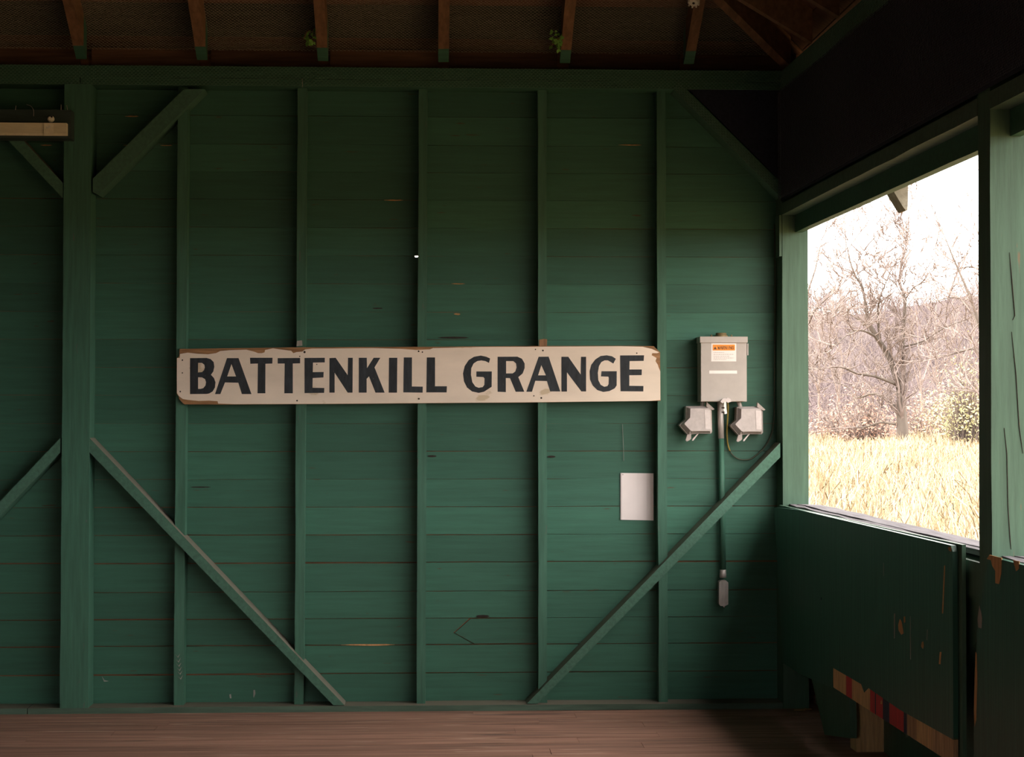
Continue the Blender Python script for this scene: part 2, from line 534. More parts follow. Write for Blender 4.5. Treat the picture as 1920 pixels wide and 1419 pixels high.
# sill plate, two lengths
xb = P(51, 1325, YP).x
for a, b, sd_ in ((XL, xb - .002, 1), (xb + .002, XC - .002, 2)):
    MB().timber([(a, YP, 0), (a, YB - .003, 0), (a, YB - .003, Z_SILLTOP), (a, YP, Z_SILLTOP)],
                [(b, YP, 0), (b, YB - .003, 0), (b, YB - .003, Z_SILLTOP), (b, YP, Z_SILLTOP)], 16, .0012, sd_).build('sill_plate', M['paint_sill'], wall_back)

# doubled top plate, lower course has a butt joint over the post
xj = P(150, 150, YP).x
for a, b, z0, z1, sd_ in ((XL, xj - .003, Z_PB, Z_PM - .001, 3), (xj + .003, XC + .13, Z_PB, Z_PM - .001, 4), (XL, XC + .13, Z_PM, Z_PT, 5)):
    MB().timber([(a, YP, z0), (a, YB - .002, z0), (a, YB - .002, z1), (a, YP, z1)],
                [(b, YP, z0), (b, YB - .002, z0), (b, YB - .002, z1), (b, YP, z1)], 20, .0009, sd_).build('top_plate', M['paint_plate'], wall_back)

def face_prism(pix, y0, y1, name, m, parent, j=0.0):
    return MB().prism([[P(px, py, y0) for px, py in pix]], (0, y1 - y0, 0)).build(name, M[m], parent)

face_prism([(174, 335), (345, 167), (384, 167), (184, 365), (174, 360)], YP + .004, YB - .004, 'brace', 'paint_d', wall_back)
face_prism([(-76, 166), (-47, 166), (118, 343), (118, 372)], YP + .004, YB - .004, 'brace', 'paint_d', wall_back)
face_prism([(168, 821), (646, 1322), (625, 1322), (168, 848)], YP + .004, YB - .004, 'brace', 'paint_d', wall_back)
face_prism([(113, 821), (113, 848), (-337, 1322), (-363, 1322)], YP + .004, YB - .004, 'brace', 'paint_d', wall_back)
face_prism([(988, 1319), (1463, 830), (1463, 857), (1008, 1319)], YP + .004, YB - .004, 'brace', 'paint_d', wall_back)
face_prism([(1262, 166), (1286, 166), (1464, 343), (1464, 370)], YP + .004, YB - .004, 'brace', 'paint_d', wall_back)

# ------------------------------------------------------------------ right wall: corner post, post, headers, sill, siding
ZH0, ZH1 = None, None
def rz(px, py, o):
    return R(px, py, o)[1]
z_head_b = rz(1640, 315, 0.0)
z_head_t = rz(1640, 288, 0.0)
z_out_b = rz(1640, 368, 0.065)
z_sill = rz(1640, 987, 0.0)
S_POST0 = R(1835, 640, 0.0)[0]
S_POST1 = R(1858, 640, 0.0)[0]
S_END = (YP - YFR)
print('right wall', z_head_b, z_head_t, z_out_b, z_sill, S_POST0, S_POST1)

wr = MB().lbox(-.19, S_END, .200, .216, -.1, z_sill - .036)
wall_right = wr.build('wall_right', M['paint_panel'])
tag(wall_right, kind='structure')

MB().timber([Wp(-.146, 0, 0), Wp(0, 0, 0), Wp(0, .133, 0), Wp(-.146, .133, 0)],
            [Wp(-.146, 0, Z_PB), Wp(0, 0, Z_PB), Wp(0, .133, Z_PB), Wp(-.146, .133, Z_PB)], 14, .0012, 77).build('post', M['paint_r'], wall_right)
# cleat on the inner face of the corner post
s0, zc0 = R(1463, 480, -.012)
MB().lbox(-.1, -.001, -.014, -.0015, zc0, z_head_b).build('cleat', M['paint_r'], wall_right)
MB().timber([Wp(S_POST0, 0, 0), Wp(S_POST1, 0, 0), Wp(S_POST1, .14, 0), Wp(S_POST0, .14, 0)],
            [Wp(S_POST0, 0, Z_PB), Wp(S_POST1, 0, Z_PB), Wp(S_POST1, .14, Z_PB), Wp(S_POST0, .14, Z_PB)], 14, .001, 78).build('post', M['paint_r'], wall_right)
S_BAY = S_POST0 + .001
MB().lbox(S_POST0 + 3.51, S_POST1 + 3.51, 0, .14, 0, Z_PB).build('post', M['paint_r'], wall_right)
MB().lbox(S_END - .14, S_END, 0, .14, 0, Z_PB).build('post', M['paint_r'], wall_right)
# drying cracks in the face of the near post
for crack in ([(1893, 473), (1897, 520), (1903, 592), (1899, 600)], [(1897, 622), (1905, 700), (1911, 800), (1918, 850)],
              [(1883, 802), (1888, 850), (1890, 950), (1894, 1010), (1896, 1030)]):
    pts = []
    for px, py in crack:
        d = ray(px, py)
        yy = Wp(S_POST1, 0, 0).y
        pts.append(CAM + d * ((yy - .0008 - CAM.y) / d.y))
    MB().tube(pts, [.0008] + [.0016] * (len(pts) - 2) + [.0008], 5, smooth=False).build('crack', M['iron'], wall_right)

# inner header, outer header beam (both bays)
for a, b in ((0.001, S_POST0 - .001), (S_POST1 + .001, S_POST0 + 3.508), (S_POST1 + 3.512, S_END - .141)):
    MB().timber([Wp(a, -.002, z_head_b), Wp(a, .066, z_head_b), Wp(a, .066, z_head_t), Wp(a, -.002, z_head_t)],
                [Wp(b, -.002, z_head_b), Wp(b, .066, z_head_b), Wp(b, .066, z_head_t), Wp(b, -.002, z_head_t)], 12, .0015, 21).build('header', M['paint_sill'], wall_right)
    MB().timber([Wp(a, .067, z_out_b), Wp(a, .105, z_out_b), Wp(a, .105, z_head_t), Wp(a, .067, z_head_t)],
                [Wp(b, .067, z_out_b), Wp(b, .105, z_out_b), Wp(b, .105, z_head_t), Wp(b, .067, z_head_t)], 12, .001, 22).build('header_beam', M['paint_plate'], wall_right)
# top plate
MB().timber([Wp(-.15, 0, Z_PB), Wp(-.15, .14, Z_PB), Wp(-.15, .14, Z_PT), Wp(-.15, 0, Z_PT)],
            [Wp(S_END, 0, Z_PB), Wp(S_END, .14, Z_PB), Wp(S_END, .14, Z_PT), Wp(S_END, 0, Z_PT)], 12, .001, 23).build('top_plate', M['paint_plate'], wall_right)
# boards closing the wall between header and plate
nb = 6
for k in range(nb):
    za = z_head_t + (Z_PB - z_head_t) * k / nb + .001
    zb = z_head_t + (Z_PB - z_head_t) * (k + 1) / nb - .001
    MB().lbox(.001, S_END, .106, .126, za, zb).build('plank', M['paint_plate'], wall_right)
MB().lbox(-.15, S_END, .127, .14, z_head_t, Z_PT + .1).build('siding', M['roof_dark'], wall_right)
# weathered sill cap: outer board, inner strips
for a, b in ((0.002, S_POST0 - .001), (S_POST1 + .001, S_POST0 + 3.508), (S_POST1 + 3.512, S_END - .141)):
    MB().timber([Wp(a - .0, .075, z_sill - .028), Wp(a, .195, z_sill - .034), Wp(a, .195, z_sill - .004), Wp(a, .075, z_sill)],
                [Wp(b, .075, z_sill - .028), Wp(b, .195, z_sill - .034), Wp(b, .195, z_sill - .004), Wp(b, .075, z_sill)], 18, .002, 31).build('sill_cap', M['grey_sill'], wall_right)
    MB().timber([Wp(a, .034, z_sill - .022), Wp(a, .066, z_sill - .022), Wp(a, .066, z_sill - .004), Wp(a, .034, z_sill - .004)],
                [Wp(b, .034, z_sill - .022), Wp(b, .072, z_sill - .022), Wp(b, .072, z_sill - .001), Wp(b, .034, z_sill - .001)], 18, .003, 32).build('sill_strip', M['grey_sill'], wall_right)
    MB().lbox(a, b, .004, .14, z_sill - .16, z_sill - .036).build('rail', M['paint_r'], wall_right)
# hidden-bay diagonal brace seen in the gap beside the near post, and the foot of another under the panel
sA, zA = R(1829, 1085, .02); sB, zB = R(1793, 1165, .02)
dirv = Vector((sB - sA, zB - zA)).normalized()
end = Vector((sA, zA)) + dirv * 1.15
off = Vector((-dirv.y, dirv.x)) * -.12
MB().prism([[Wp(sA, .02, zA), Wp(end.x, .02, end.y), Wp(end.x + abs(off.x), .02, end.y + abs(off.y) * .2), Wp(S_POST0 - .002, .02, zA - .16), Wp(S_POST0 - .002, .02, zA)]], N * .06).build('brace', M['paint_r'], wall_right)
q = [(1519, 1262), (1590, 1262), (1594, 1352), (1594, 1384), (1546, 1377)]
MB().prism([[Wp(R(px, py, .03)[0], .03, R(px, py, .03)[1]) for px, py in q]], N * .03).build('brace', M['paint_r'], wall_right)

# eave bracket outside, thin fascia, gusset by the near post
s_b = R(1690, 390, .2)[0]
def yplane(px, py, yy):
    d = ray(px, py)
    return CAM + d * ((yy - CAM.y) / d.y)
yb_ = Wp(s_b, .2, 0).y
tri = [(1660, 330), (1675, 358), (1694, 389), (1698, 394), (1702, 394), (1703, 350), (1703, 330)]
bk = MB().prism([[yplane(px, py, yb_) for px, py in tri]], (0, .12, 0)).build('bracket', M['bracket'], wall_right)
MB().lbox(.001, S_END, .30, .32, z_out_b + .10, z_out_b + .24).build('fascia', M['roof_wood'], wall_right)
s_g = S_POST0 - .001
MB().prism([[Wp(s_g, .068, z_out_b - .001), Wp(s_g - .12, .068, z_out_b - .001), Wp(s_g - .02, .068, z_out_b - .065), Wp(s_g, .068, z_out_b - .075)]], N * .036).build('gusset', M['paint_plate'], wall_right)

# black sheets added on the upper right wall and corner, standing in for shade
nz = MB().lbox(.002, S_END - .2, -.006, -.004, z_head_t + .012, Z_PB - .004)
dark_wall = nz.build('shade_sheet', M['netting'], origin=Wp(S_END / 2, 0, z_head_t))
tag(dark_wall, 'black sheet standing in for shade above the window header on the right wall', 'shade sheet')
tri = [(1290, 166), (1463, 166), (1463, 339)]  # triangle above the brace, blackened to stand in for the unlit corner
dark_corner = MB().prism([[P(px, py, YP + .012) for px, py in tri]], (0, .002, 0)).build('shade_sheet', M['netting'], origin=P(1463, 339, YP + .012))
tag(dark_corner, 'small black triangular sheet standing in for shade behind the corner brace of back wall', 'shade sheet')

# ------------------------------------------------------------------ roof
SL = 0.60
ZR0 = P(830, 118, 9.45).z                      # rafter underside over the back plate
RD = .165                                       # underside to sheathing, measured plumb
OV = 0.62
def zr(Y):
    return ZR0 + SL * (9.45 - Y)
XCo, YBo = XC + .02, YB - .13
def zrx(x):                                     # right roof plane, same height over its plate
    return ZR0 + SL * (XC + .02 - x)
XM = (XL + XC) / 2                             # ridge runs front to back
RUN = XC + .02 - XM
YR0, YR1 = YFR + .13 + RUN, 9.45 - RUN          # ridge ends
ZRIDGE = ZR0 + SL * RUN + RD
top = .03
def deck(z_off):
    e = OV
    yb, yf, xr_, xl = 9.45 + e, YFR + .13 - e, XC + .02 + e, XL - .02 - e
    ze = ZR0 - SL * e + RD + z_off
    zr_ = ZRIDGE + z_off
    return [(xl, yf, ze), (xr_, yf, ze), (xr_, yb, ze), (xl, yb, ze), (XM, YR0, zr_), (XM, YR1, zr_)]
a, b = deck(.028), deck(.06)
v = a + b
fs = []
for off, rev in ((0, True), (6, False)):
    for f in ((0, 1, 4), (1, 2, 5, 4), (2, 3, 5), (3, 0, 4, 5)):
        f = [off + q for q in f]
        fs.append(f[::-1] if rev else f)
for p, q in ((0, 1), (1, 2), (2, 3), (3, 0)):
    fs.append((p, q, q + 6, p + 6))
ceiling = MB().add(v, fs).build('ceiling', M['roof_dark'])
tag(ceiling, kind='structure')

def hipx(Y):                                    # x of the right hip line at this Y
    return XC + .02 - (9.45 - Y)
# sheathing boards, back plane
ys = [9.45 + OV, 9.80, 9.585, 9.505, 9.295, 9.08, 8.86, 8.64, 8.40, 8.16, 7.9]
for k in range(len(ys) - 1):
    y1, y0 = ys[k] - .0025, ys[k + 1] + .0025
    z1, z0 = zr(y1) + RD, zr(y0) + RD
    x1, x0 = min(hipx(y1), XC + .6), min(hipx(y0), XC + .6)
    l1, l0 = XL - .02 + max(9.45 - y1, -OV), XL - .02 + max(9.45 - y0, -OV)
    loops = [(l1 + .02, y1, z1), (x1 - .02, y1, z1), (x0 - .02, y0, z0), (l0 + .02, y0, z0)]
    MB().prism([loops], (0, 0, .022)).build('roof_board', M['roof_stain' if k == 3 else 'roof_wood'], ceiling)
# right plane
xs_ = [XC + .02 + OV, XC + .3, XC + .13, XC + .04, XC - .17, XC - .39, XC - .61, XC - .84, XC - 1.07, XC - 1.3]
for k in range(len(xs_) - 1):
    x1, x0 = xs_[k] - .0025, xs_[k + 1] + .0025
    z1, z0 = zrx(x1) + RD, zrx(x0) + RD
    ya, yb2 = 9.45 - (XC + .02 - x1), 9.45 - (XC + .02 - x0)
    loops = [(x1, YFR + 2.0, z1), (x1, ya - .02, z1), (x0, yb2 - .02, z0), (x0, YFR + 2.0, z0)]
    MB().prism([loops], (0, 0, .022)).build('roof_board', M['roof_wood'], ceiling)

def mix_paint(base):
    pass
# common rafters of the back plane: painted tips at the plate
spx = [-76, 153, 379.5, 606, 831.5, 1059, 1291]
for k, px in enumerate(spx):
    xc = P(px, 118, 9.45).x
    w = .0265
    y_hi = 9.45 - min(XC + .02 - xc, xc - XL + .02) + .03
    y_lo, y_mid = 9.70, 9.36
    def loop(Y):
        return [(xc - w, Y, zr(Y)), (xc + w, Y, zr(Y)), (xc + w, Y, zr(Y) + RD - .004), (xc - w, Y, zr(Y) + RD - .004)]
    rf = MB().timber(loop(y_mid), loop(y_hi), 10, .001, 60 + k).build('rafter', M['rafter_wood'], ceiling)
    MB().timber(loop(9.445), loop(y_mid + .0005), 2, .0006, 60 + k).build('painted_tip', M['paint_plate'], rf)
# rafters of the right plane
for k in range(1, 9):
    yc = Wp(.59 * k, 0, 0).y if k else 0
    w = .0265
    x_hi = max(XM, XC + .02 - (9.45 - yc) + .03)
    def loopx(x):
        return [(x, yc - w, zrx(x)), (x, yc + w, zrx(x)), (x, yc + w, zrx(x) + RD - .004), (x, yc - w, zrx(x) + RD - .004)]
    MB().timber(loopx(XC + .03), loopx(x_hi), 8, .001, 80 + k).build('rafter', M['rafter_wood'], ceiling)
# hip rafter
h0 = Vector((XC + .03, 9.46, ZR0 - .005)); h1 = Vector((XM, YR1, ZRIDGE - RD - .01))
dd = Vector((1, -1, 0)).normalized() * .028
MB().timber([h0 - dd, h0 + dd, h0 + dd + Vector((0, 0, RD)), h0 - dd + Vector((0, 0, RD))],
            [h1 - dd, h1 + dd, h1 + dd + Vector((0, 0, RD)), h1 - dd + Vector((0, 0, RD))], 10, .001, 91).build('hip_rafter', M['rafter_wood'], ceiling)
# blocking on the plate between rafter feet
for a, b in zip(spx[:-1], spx[1:]):
    MB().box(P(a, 118, 9.45).x + .03, P(b, 118, 9.45).x - .03, YB - .02, YB, Z_PT + .001, zr(YB) + RD - .002).build('blocking', M['roof_wood'], ceiling)
MB().box(P(1291, 118, 9.45).x + .03, XC + .1, YB - .02, YB, Z_PT + .001, zr(YB) + RD - .002).build('blocking', M['roof_wood'], ceiling)
# a ledger board crossing the rafters' bays high up
# ------------------------------------------------------------------ left and front sides (outside the picture)
wl = MB().box(XL - .05, XL, YFR, YB + .04, -.1, ZR0 + .1).build('wall_left', M['paint_plate'])
tag(wl, kind='structure')
wf = MB().box(XL, -2.5, YFR - .05, YFR, -.1, Z_PT)
wf.box(-1.7, XC + .14, YFR - .05, YFR, -.1, Z_PT)
wf.box(-2.5, -1.7, YFR - .05, YFR, 2.3, Z_PT)  # gap below is an unseen doorway, added and sized to let fill light in
wfo = wf.build('wall_front', M['paint_plate'])
tag(wfo, kind='structure')

# ------------------------------------------------------------------ chicken wire (real twisted-hexagon wire, too fine to count)
def hexwire(fn, nu, nv, cw, ch, rad, name, label, origin, keep=None, wob=.0015, seed=0):
    """fn(u, v) -> (point, normal); hexagons cw wide, ch pitch"""
    r = random.Random(seed)
    mb_v, mb_f = [], []
    cache = {}
    def pt(i, j):
        # brick-hex lattice, two nodes per row pitch
        if (i, j) in cache:
            return cache[(i, j)]
        x = i * cw * .5
        y = j * ch * .5 + (ch * .14 if (i + j) % 2 == 0 else -ch * .14)
        p = fn(x, y)
        if p is not None:
            p = (p[0] + p[1] * r.uniform(-wob, wob) + Vector((r.uniform(-wob, wob), 0, r.uniform(-wob, wob))) * .5, p[1])
        cache[(i, j)] = p
        return p
    def seg(a, b):
        if a is None or b is None:
            return
        (pa, n), (pb, _) = a, b
        d = pb - pa
        if d.length < 1e-6 or d.length > .08:
            return
        s = d.normalized().cross(n) * rad
        k = len(mb_v)
        mb_v.extend([pa + s, pa - s, pa + n * rad * 1.4, pb + s, pb - s, pb + n * rad * 1.4])
        mb_f.extend([(k, k + 3, k + 5, k + 2), (k + 2, k + 5, k + 4, k + 1), (k + 1, k + 4, k + 3, k)])
    for i in range(nu):
        for j in range(nv):
            seg(pt(i, j), pt(i + 1, j))
            if (i + j) % 2 == 0:
                seg(pt(i, j), pt(i, j + 1))
    mb = MB()
    mb.v, mb.f, mb.sm = mb_v, mb_f, [False] * len(mb_f)
    o = mb.build(name, M[{5: 'wire_dark', 2: 'wire'}.get(seed, 'wire_green')], origin=origin, fix=False)
    tag(o, label, 'wire netting', kind='stuff')
    return o

CW, CH = .020, .018
x_a, x_b = -2.6, XC
# over the back plate
hexwire(lambda u, v_: (Vector((x_a + u, YP - .006, Z_PB + .001 + v_)), Vector((0, -1, 0))) if v_ < Z_PT - Z_PB + .004 else None,
        int((x_b - x_a) / CW * 2), int((Z_PT - Z_PB) / CH * 2) + 1, CW, CH, .00095, 'chicken_wire',
        'rusty chicken wire stapled along the top beam of the back wall', (x_a, YP, Z_PB), seed=1)
# under the roof boards
nrm = Vector((0, -SL, -1)).normalized()
def roofpt(u, v_):
    Y = 9.56 - v_ * .857
    x = x_a + u
    if Y < 8.95 or x > hipx(Y) - .02:
        return None
    sag = .022 + .018 * math.sin(u * 4.1 + 1) * math.sin(v_ * 9)
    return (Vector((x, Y, zr(Y) + RD - sag)), nrm)
hexwire(roofpt, int((x_b - x_a) / CW * 2), int(.72 / CH * 2), CW, CH, .00095, 'chicken_wire',
        'rusty chicken wire sagging under the roof boards between the rafters', (x_a, 9.56, Z_PT), seed=2)
# diagonal brace at the corner
A_, B_ = P(1262, 166, YP), P(1464, 370, YP)
T_ = P(1286, 166, YP)
ax = (B_ - A_).normalized()
ux = Vector((0, -1, 0)).cross(ax)
if ux.dot(T_ - A_) < 0: ux = -ux
wdt = ux.dot(T_ - A_)
hexwire(lambda u, v_: (A_ + ax * u + ux * v_ + Vector((0, -.004, 0)), Vector((0, -1, 0))) if v_ < wdt else None,
        int((B_ - A_).length / CW * 2), int(wdt / CH * 2) + 1, CW, CH, .00095, 'chicken_wire',
        'strip of chicken wire over the slanting corner brace near the window', A_, seed=3)
# right plate and right wall
hexwire(lambda u, v_: (Wp(u, -.006, Z_PB - .01 + v_), -N) if v_ < Z_PT - Z_PB + .014 else None,
        int(3.4 / CW * 2), int((Z_PT - Z_PB) / CH * 2) + 1, CW, CH, .00095, 'chicken_wire',
        'chicken wire wrapped over the top beam above the window wall', Wp(1, 0, Z_PB), seed=4)
hexwire(lambda u, v_: (Wp(u + .01, -.022 - .012 * math.sin(u * 5) * math.sin(v_ * 4), z_head_t + .02 + v_), -N) if v_ < Z_PB - z_head_t - .03 else None,
        int(3.9 / CW * 2), int((Z_PB - z_head_t) / CH * 2), CW, CH, .0009, 'chicken_wire',
        'dark chicken wire over the black shade sheet above the window', Wp(1.5, 0, z_head_t), seed=5)

# ------------------------------------------------------------------ plywood panels of the right wall
def rpoly(pix, o):
    out = []
    for px, py in pix:
        s, z = R(px, py, o)
        out.append(Wp(s, o, z))
    return out
pan_pix = [(1456, 950), (1583, 981), (1786, 1023), (1779, 1240), (1772, 1404)]
PO = -.045
# bottom-right corner continues below the frame: use z = .30
s_r = R(1786, 1023, PO)[0]
zp_top_r = R(1786, 1023, PO)[1]
z_bot = .30
s_raw = R(1562, 1290, PO)[0]
zt_l = R(1456, 952, PO)[1]
raw_h = .085
pt = thing('plywood_panel', Wp(1.45, PO, z_bot), 'dark green plywood panel under the window with bare striped bottom edge', 'panel')
main = [(.004, zt_l - .005), (.03, zt_l), (.6, (zt_l + zp_top_r) / 2 + .004), (s_r - .02, zp_top_r), (s_r, zp_top_r - .02), (s_r, z_bot + raw_h)]
main += [(s_raw + 1.1, z_bot + raw_h - .008), (s_raw + .62, z_bot + raw_h + .004), (s_raw + .55, z_bot + raw_h - .025), (s_raw + .5, z_bot + raw_h + .002), (s_raw, z_bot + raw_h)]
q = [(1561, 1290), (1540, 1281), (1519, 1272), (1497, 1262), (1468, 1243), (1452, 1237)]
main += [R(px, py, PO) for px, py in q]
main = [(s, z) for s, z in main if s >= 0.003]
MB().prism([[Wp(s, PO, z) for s, z in main]], N * .018).build('sheet', M['paint_panel'], pt)
# bare wood strip with old red and blue paint: pixel stops along its upper edge
def s_at(px):
    return R(px, 1277 + (px - 1562) * .62, PO)[0]
stops = [(1562, 'strip_wood'), (1586, 'red_paint'), (1597, 'strip_wood'), (1631, 'red_paint'), (1640, 'blue_paint'), (1642, 'red_paint'), (1655, 'blue_paint'),
         (1667, 'red_paint'), (1694, 'blue_paint'), (1700, 'strip_wood_dark'), (1718, 'strip_wood'), (1748, 'strip_wood_dark'), (1772, None)]
for (pa, m_), (pb2, _) in zip(stops[:-1], stops[1:]):
    a, b = s_at(pa), s_at(pb2)
    if pb2 == 1772: b = s_r
    o = MB().lbox(a, b, PO + .001, PO + .017, z_bot, z_bot + raw_h + .006).build('bare_strip', M[m_], pt)
# second ply whose top edge and right edge show behind
MB().prism([[Wp(.02, PO + .022, zt_l + .012), Wp(s_r + .035, PO + .022, zp_top_r + .006), Wp(s_r + .035, PO + .022, z_bot - .01), Wp(1.2, PO + .022, z_bot - .01), Wp(1.2, PO + .022, .5), Wp(.02, PO + .022, .5)]], N * .014).build('backing_sheet', M['paint_r'], pt)
# chipped paint on it
def chips(pix, o, parent, m='chip'):
    return MB().prism([rpoly(pix, o)], N * .002).build('paint_chip', M[m], parent)
chips([(1687, 1160), (1690, 1165), (1693, 1180), (1694, 1187), (1690, 1190), (1685, 1182), (1684, 1172)], PO - .001, pt)
chips([(1694, 1156), (1697, 1155), (1697, 1166), (1695, 1168)], PO - .001, pt)
chips([(1728, 1204), (1731, 1202), (1732, 1210), (1730, 1216), (1727, 1212)], PO - .001, pt)
chips([(1676, 1150), (1678, 1150), (1677.5, 1196), (1676, 1197)], PO - .001, pt, 'scrape')
chips([(1706, 1155), (1707, 1155), (1707.5, 1236), (1706.5, 1236)], PO - .001, pt, 'scrape')
chips([(1762, 1222), (1765, 1222), (1763, 1245), (1760, 1245)], PO - .001, pt)
chips([(1777, 1026), (1783, 1025), (1783, 1034), (1779, 1032)], PO - .001, pt)
chips([(1770, 1060), (1772, 1060), (1768, 1150), (1766, 1150)], PO - .001, pt)
chips([(1651, 1314), (1653, 1312), (1654, 1320), (1651, 1320)], PO - .001, pt)
chips([(1656, 1055), (1657, 1055), (1657, 1080), (1656, 1080)], PO - .001, pt, 'scrape')
chips([(1738, 1180), (1739, 1180), (1738, 1200), (1737, 1200)], PO - .001, pt, 'scrape')
c = R(1540, 1122, PO)
MB().lathe(Wp(c[0], PO - .0005, c[1]), N, [(0, .007), (.002, .007)], 10).build('knot_hole', M['netting'], pt)

PO2 = -.03
pan2 = [(1854, 1043), (1921, 1060), (2000, 1080), (2250, 1142), (2250, 1700), (1990, 1560), (1826, 1455), (1827, 1300), (1833, 1160), (1846, 1090)]
pp2 = thing('plywood_panel', Wp(R(1900, 1200, PO2)[0], PO2, .3), 'green plywood panel right of the near window post with chipped tan top edge', 'panel')
MB().prism([rpoly(pan2, PO2)], N * .02).build('sheet', M['paint_panel'], pp2)
chips([(1855, 1040), (1878, 1046), (1877, 1075), (1873, 1095), (1866, 1093), (1866, 1070), (1860, 1060), (1858, 1050), (1850, 1048)], PO2 - .001, pp2)
chips([(1899, 1050), (1911, 1052), (1910, 1066), (1905, 1071), (1902, 1060)], PO2 - .001, pp2)
chips([(1836, 1135), (1839, 1146), (1841, 1158), (1840, 1178), (1834, 1176), (1833, 1160)], PO2 - .001, pp2, 'scrape')
chips([(1829, 1222), (1831, 1225), (1832, 1280), (1830, 1350), (1827, 1362), (1826, 1330)], PO2 - .001, pp2)

# raw wood block standing under the panel
bl, br_ = P(1606, 1415, 8.22), P(1662, 1415, 8.22)
blk = MB().timber([(bl.x, 8.22, 0), (br_.x, 8.22, 0), (br_.x, 8.34, 0), (bl.x, 8.34, 0)],
                  [(bl.x, 8.22, .44), (br_.x, 8.22, .44), (br_.x, 8.34, .44), (bl.x, 8.34, .44)], 5, .001, 5).build('wood_block', M['strip_wood'], origin=((bl.x + br_.x) / 2, 8.28, 0))
tag(blk, 'unpainted square wood block standing on the floor under the panel', 'wood block')
# fallen splinter by the corner and a bit of litter
for px, py, l, a_, lab in [(1500, 1327, .05, .3, 'curled brown leaf lying on floor beneath the left end of panel'),
                           (1536, 1318, .035, 1.2, 'pale wood chip leaning by the brace foot under panel'),
                           (1553, 1362, .02, 2.0, 'tiny orange chip on the dark floor near the brace foot')]:
    d = ray(px, py)
    p0 = CAM + d * (-CAM.z / d.z)
    p0.x = min(p0.x, XC + .1); p0.y = min(p0.y, YP - .05)
    dv = Vector((math.cos(a_), math.sin(a_), 0)) * l
    sv = Vector((-dv.y, dv.x, 0)) * .25
    o = MB().prism([[p0 - dv, p0 - dv * .3 - sv, p0 + dv, p0 + dv * .2 + sv]], (0, 0, .006)).build('litter', M['chip'], origin=p0)
    tag(o, lab, 'litter')

# ------------------------------------------------------------------ the painted sign
YSF = YS - .022
sg = thing('sign', P(785, 757, YSF), 'long white board sign with hand-painted black capital letters', 'sign')
outl = [(337, 654), (560, 651), (800, 650), (1000, 648.5), (1180, 648), (1226, 649), (1232, 655), (1237.5, 660), (1238, 700), (1238.5, 751.5), (1100, 753), (1000, 754.5),
        (800, 756), (600, 757.5), (430, 758.5), (346, 758), (343, 756), (336, 748), (335, 743), (331.5, 738), (331.5, 672), (336, 668)]
MB().prism([[P(x, y_, YSF) for x, y_ in outl]], (0, .021, 0)).build('board', M['sign_board'], sg)
coat = [(331.6, 671), (337, 671), (337.5, 663.5), (352, 661), (370, 663), (390, 664), (405, 662), (413, 658), (430, 656.5), (462, 655.5), (476, 659), (484, 662), (491, 662), (496, 660.5),
        (497, 656), (512, 653), (525, 655), (546, 657.5), (550, 662), (556, 660), (567, 659), (572, 655), (585, 653.5), (650, 653), (700, 652.5), (750, 654), (780, 656), (806, 655), (812, 652.5),
        (900, 650.5), (1000, 650), (1100, 649.5), (1165, 649), (1205, 650), (1222, 654), (1233, 659), (1236, 660.5), (1232, 662), (1223, 662), (1222, 666), (1231, 671), (1229, 677), (1233, 683),
        (1235, 689), (1238, 696), (1238.2, 750), (1220, 751.5), (1000, 754), (800, 755.5), (600, 757), (440, 757.5), (409, 756.5), (408, 752), (392, 751), (372, 751.5), (352, 749.5), (343, 748), (336, 743), (331.8, 737)]
MB().prism([[P(x, y_, YSF - .0012) for x, y_ in coat]], (0, .0012, 0)).build('white_coat', M['sign_white'], sg)
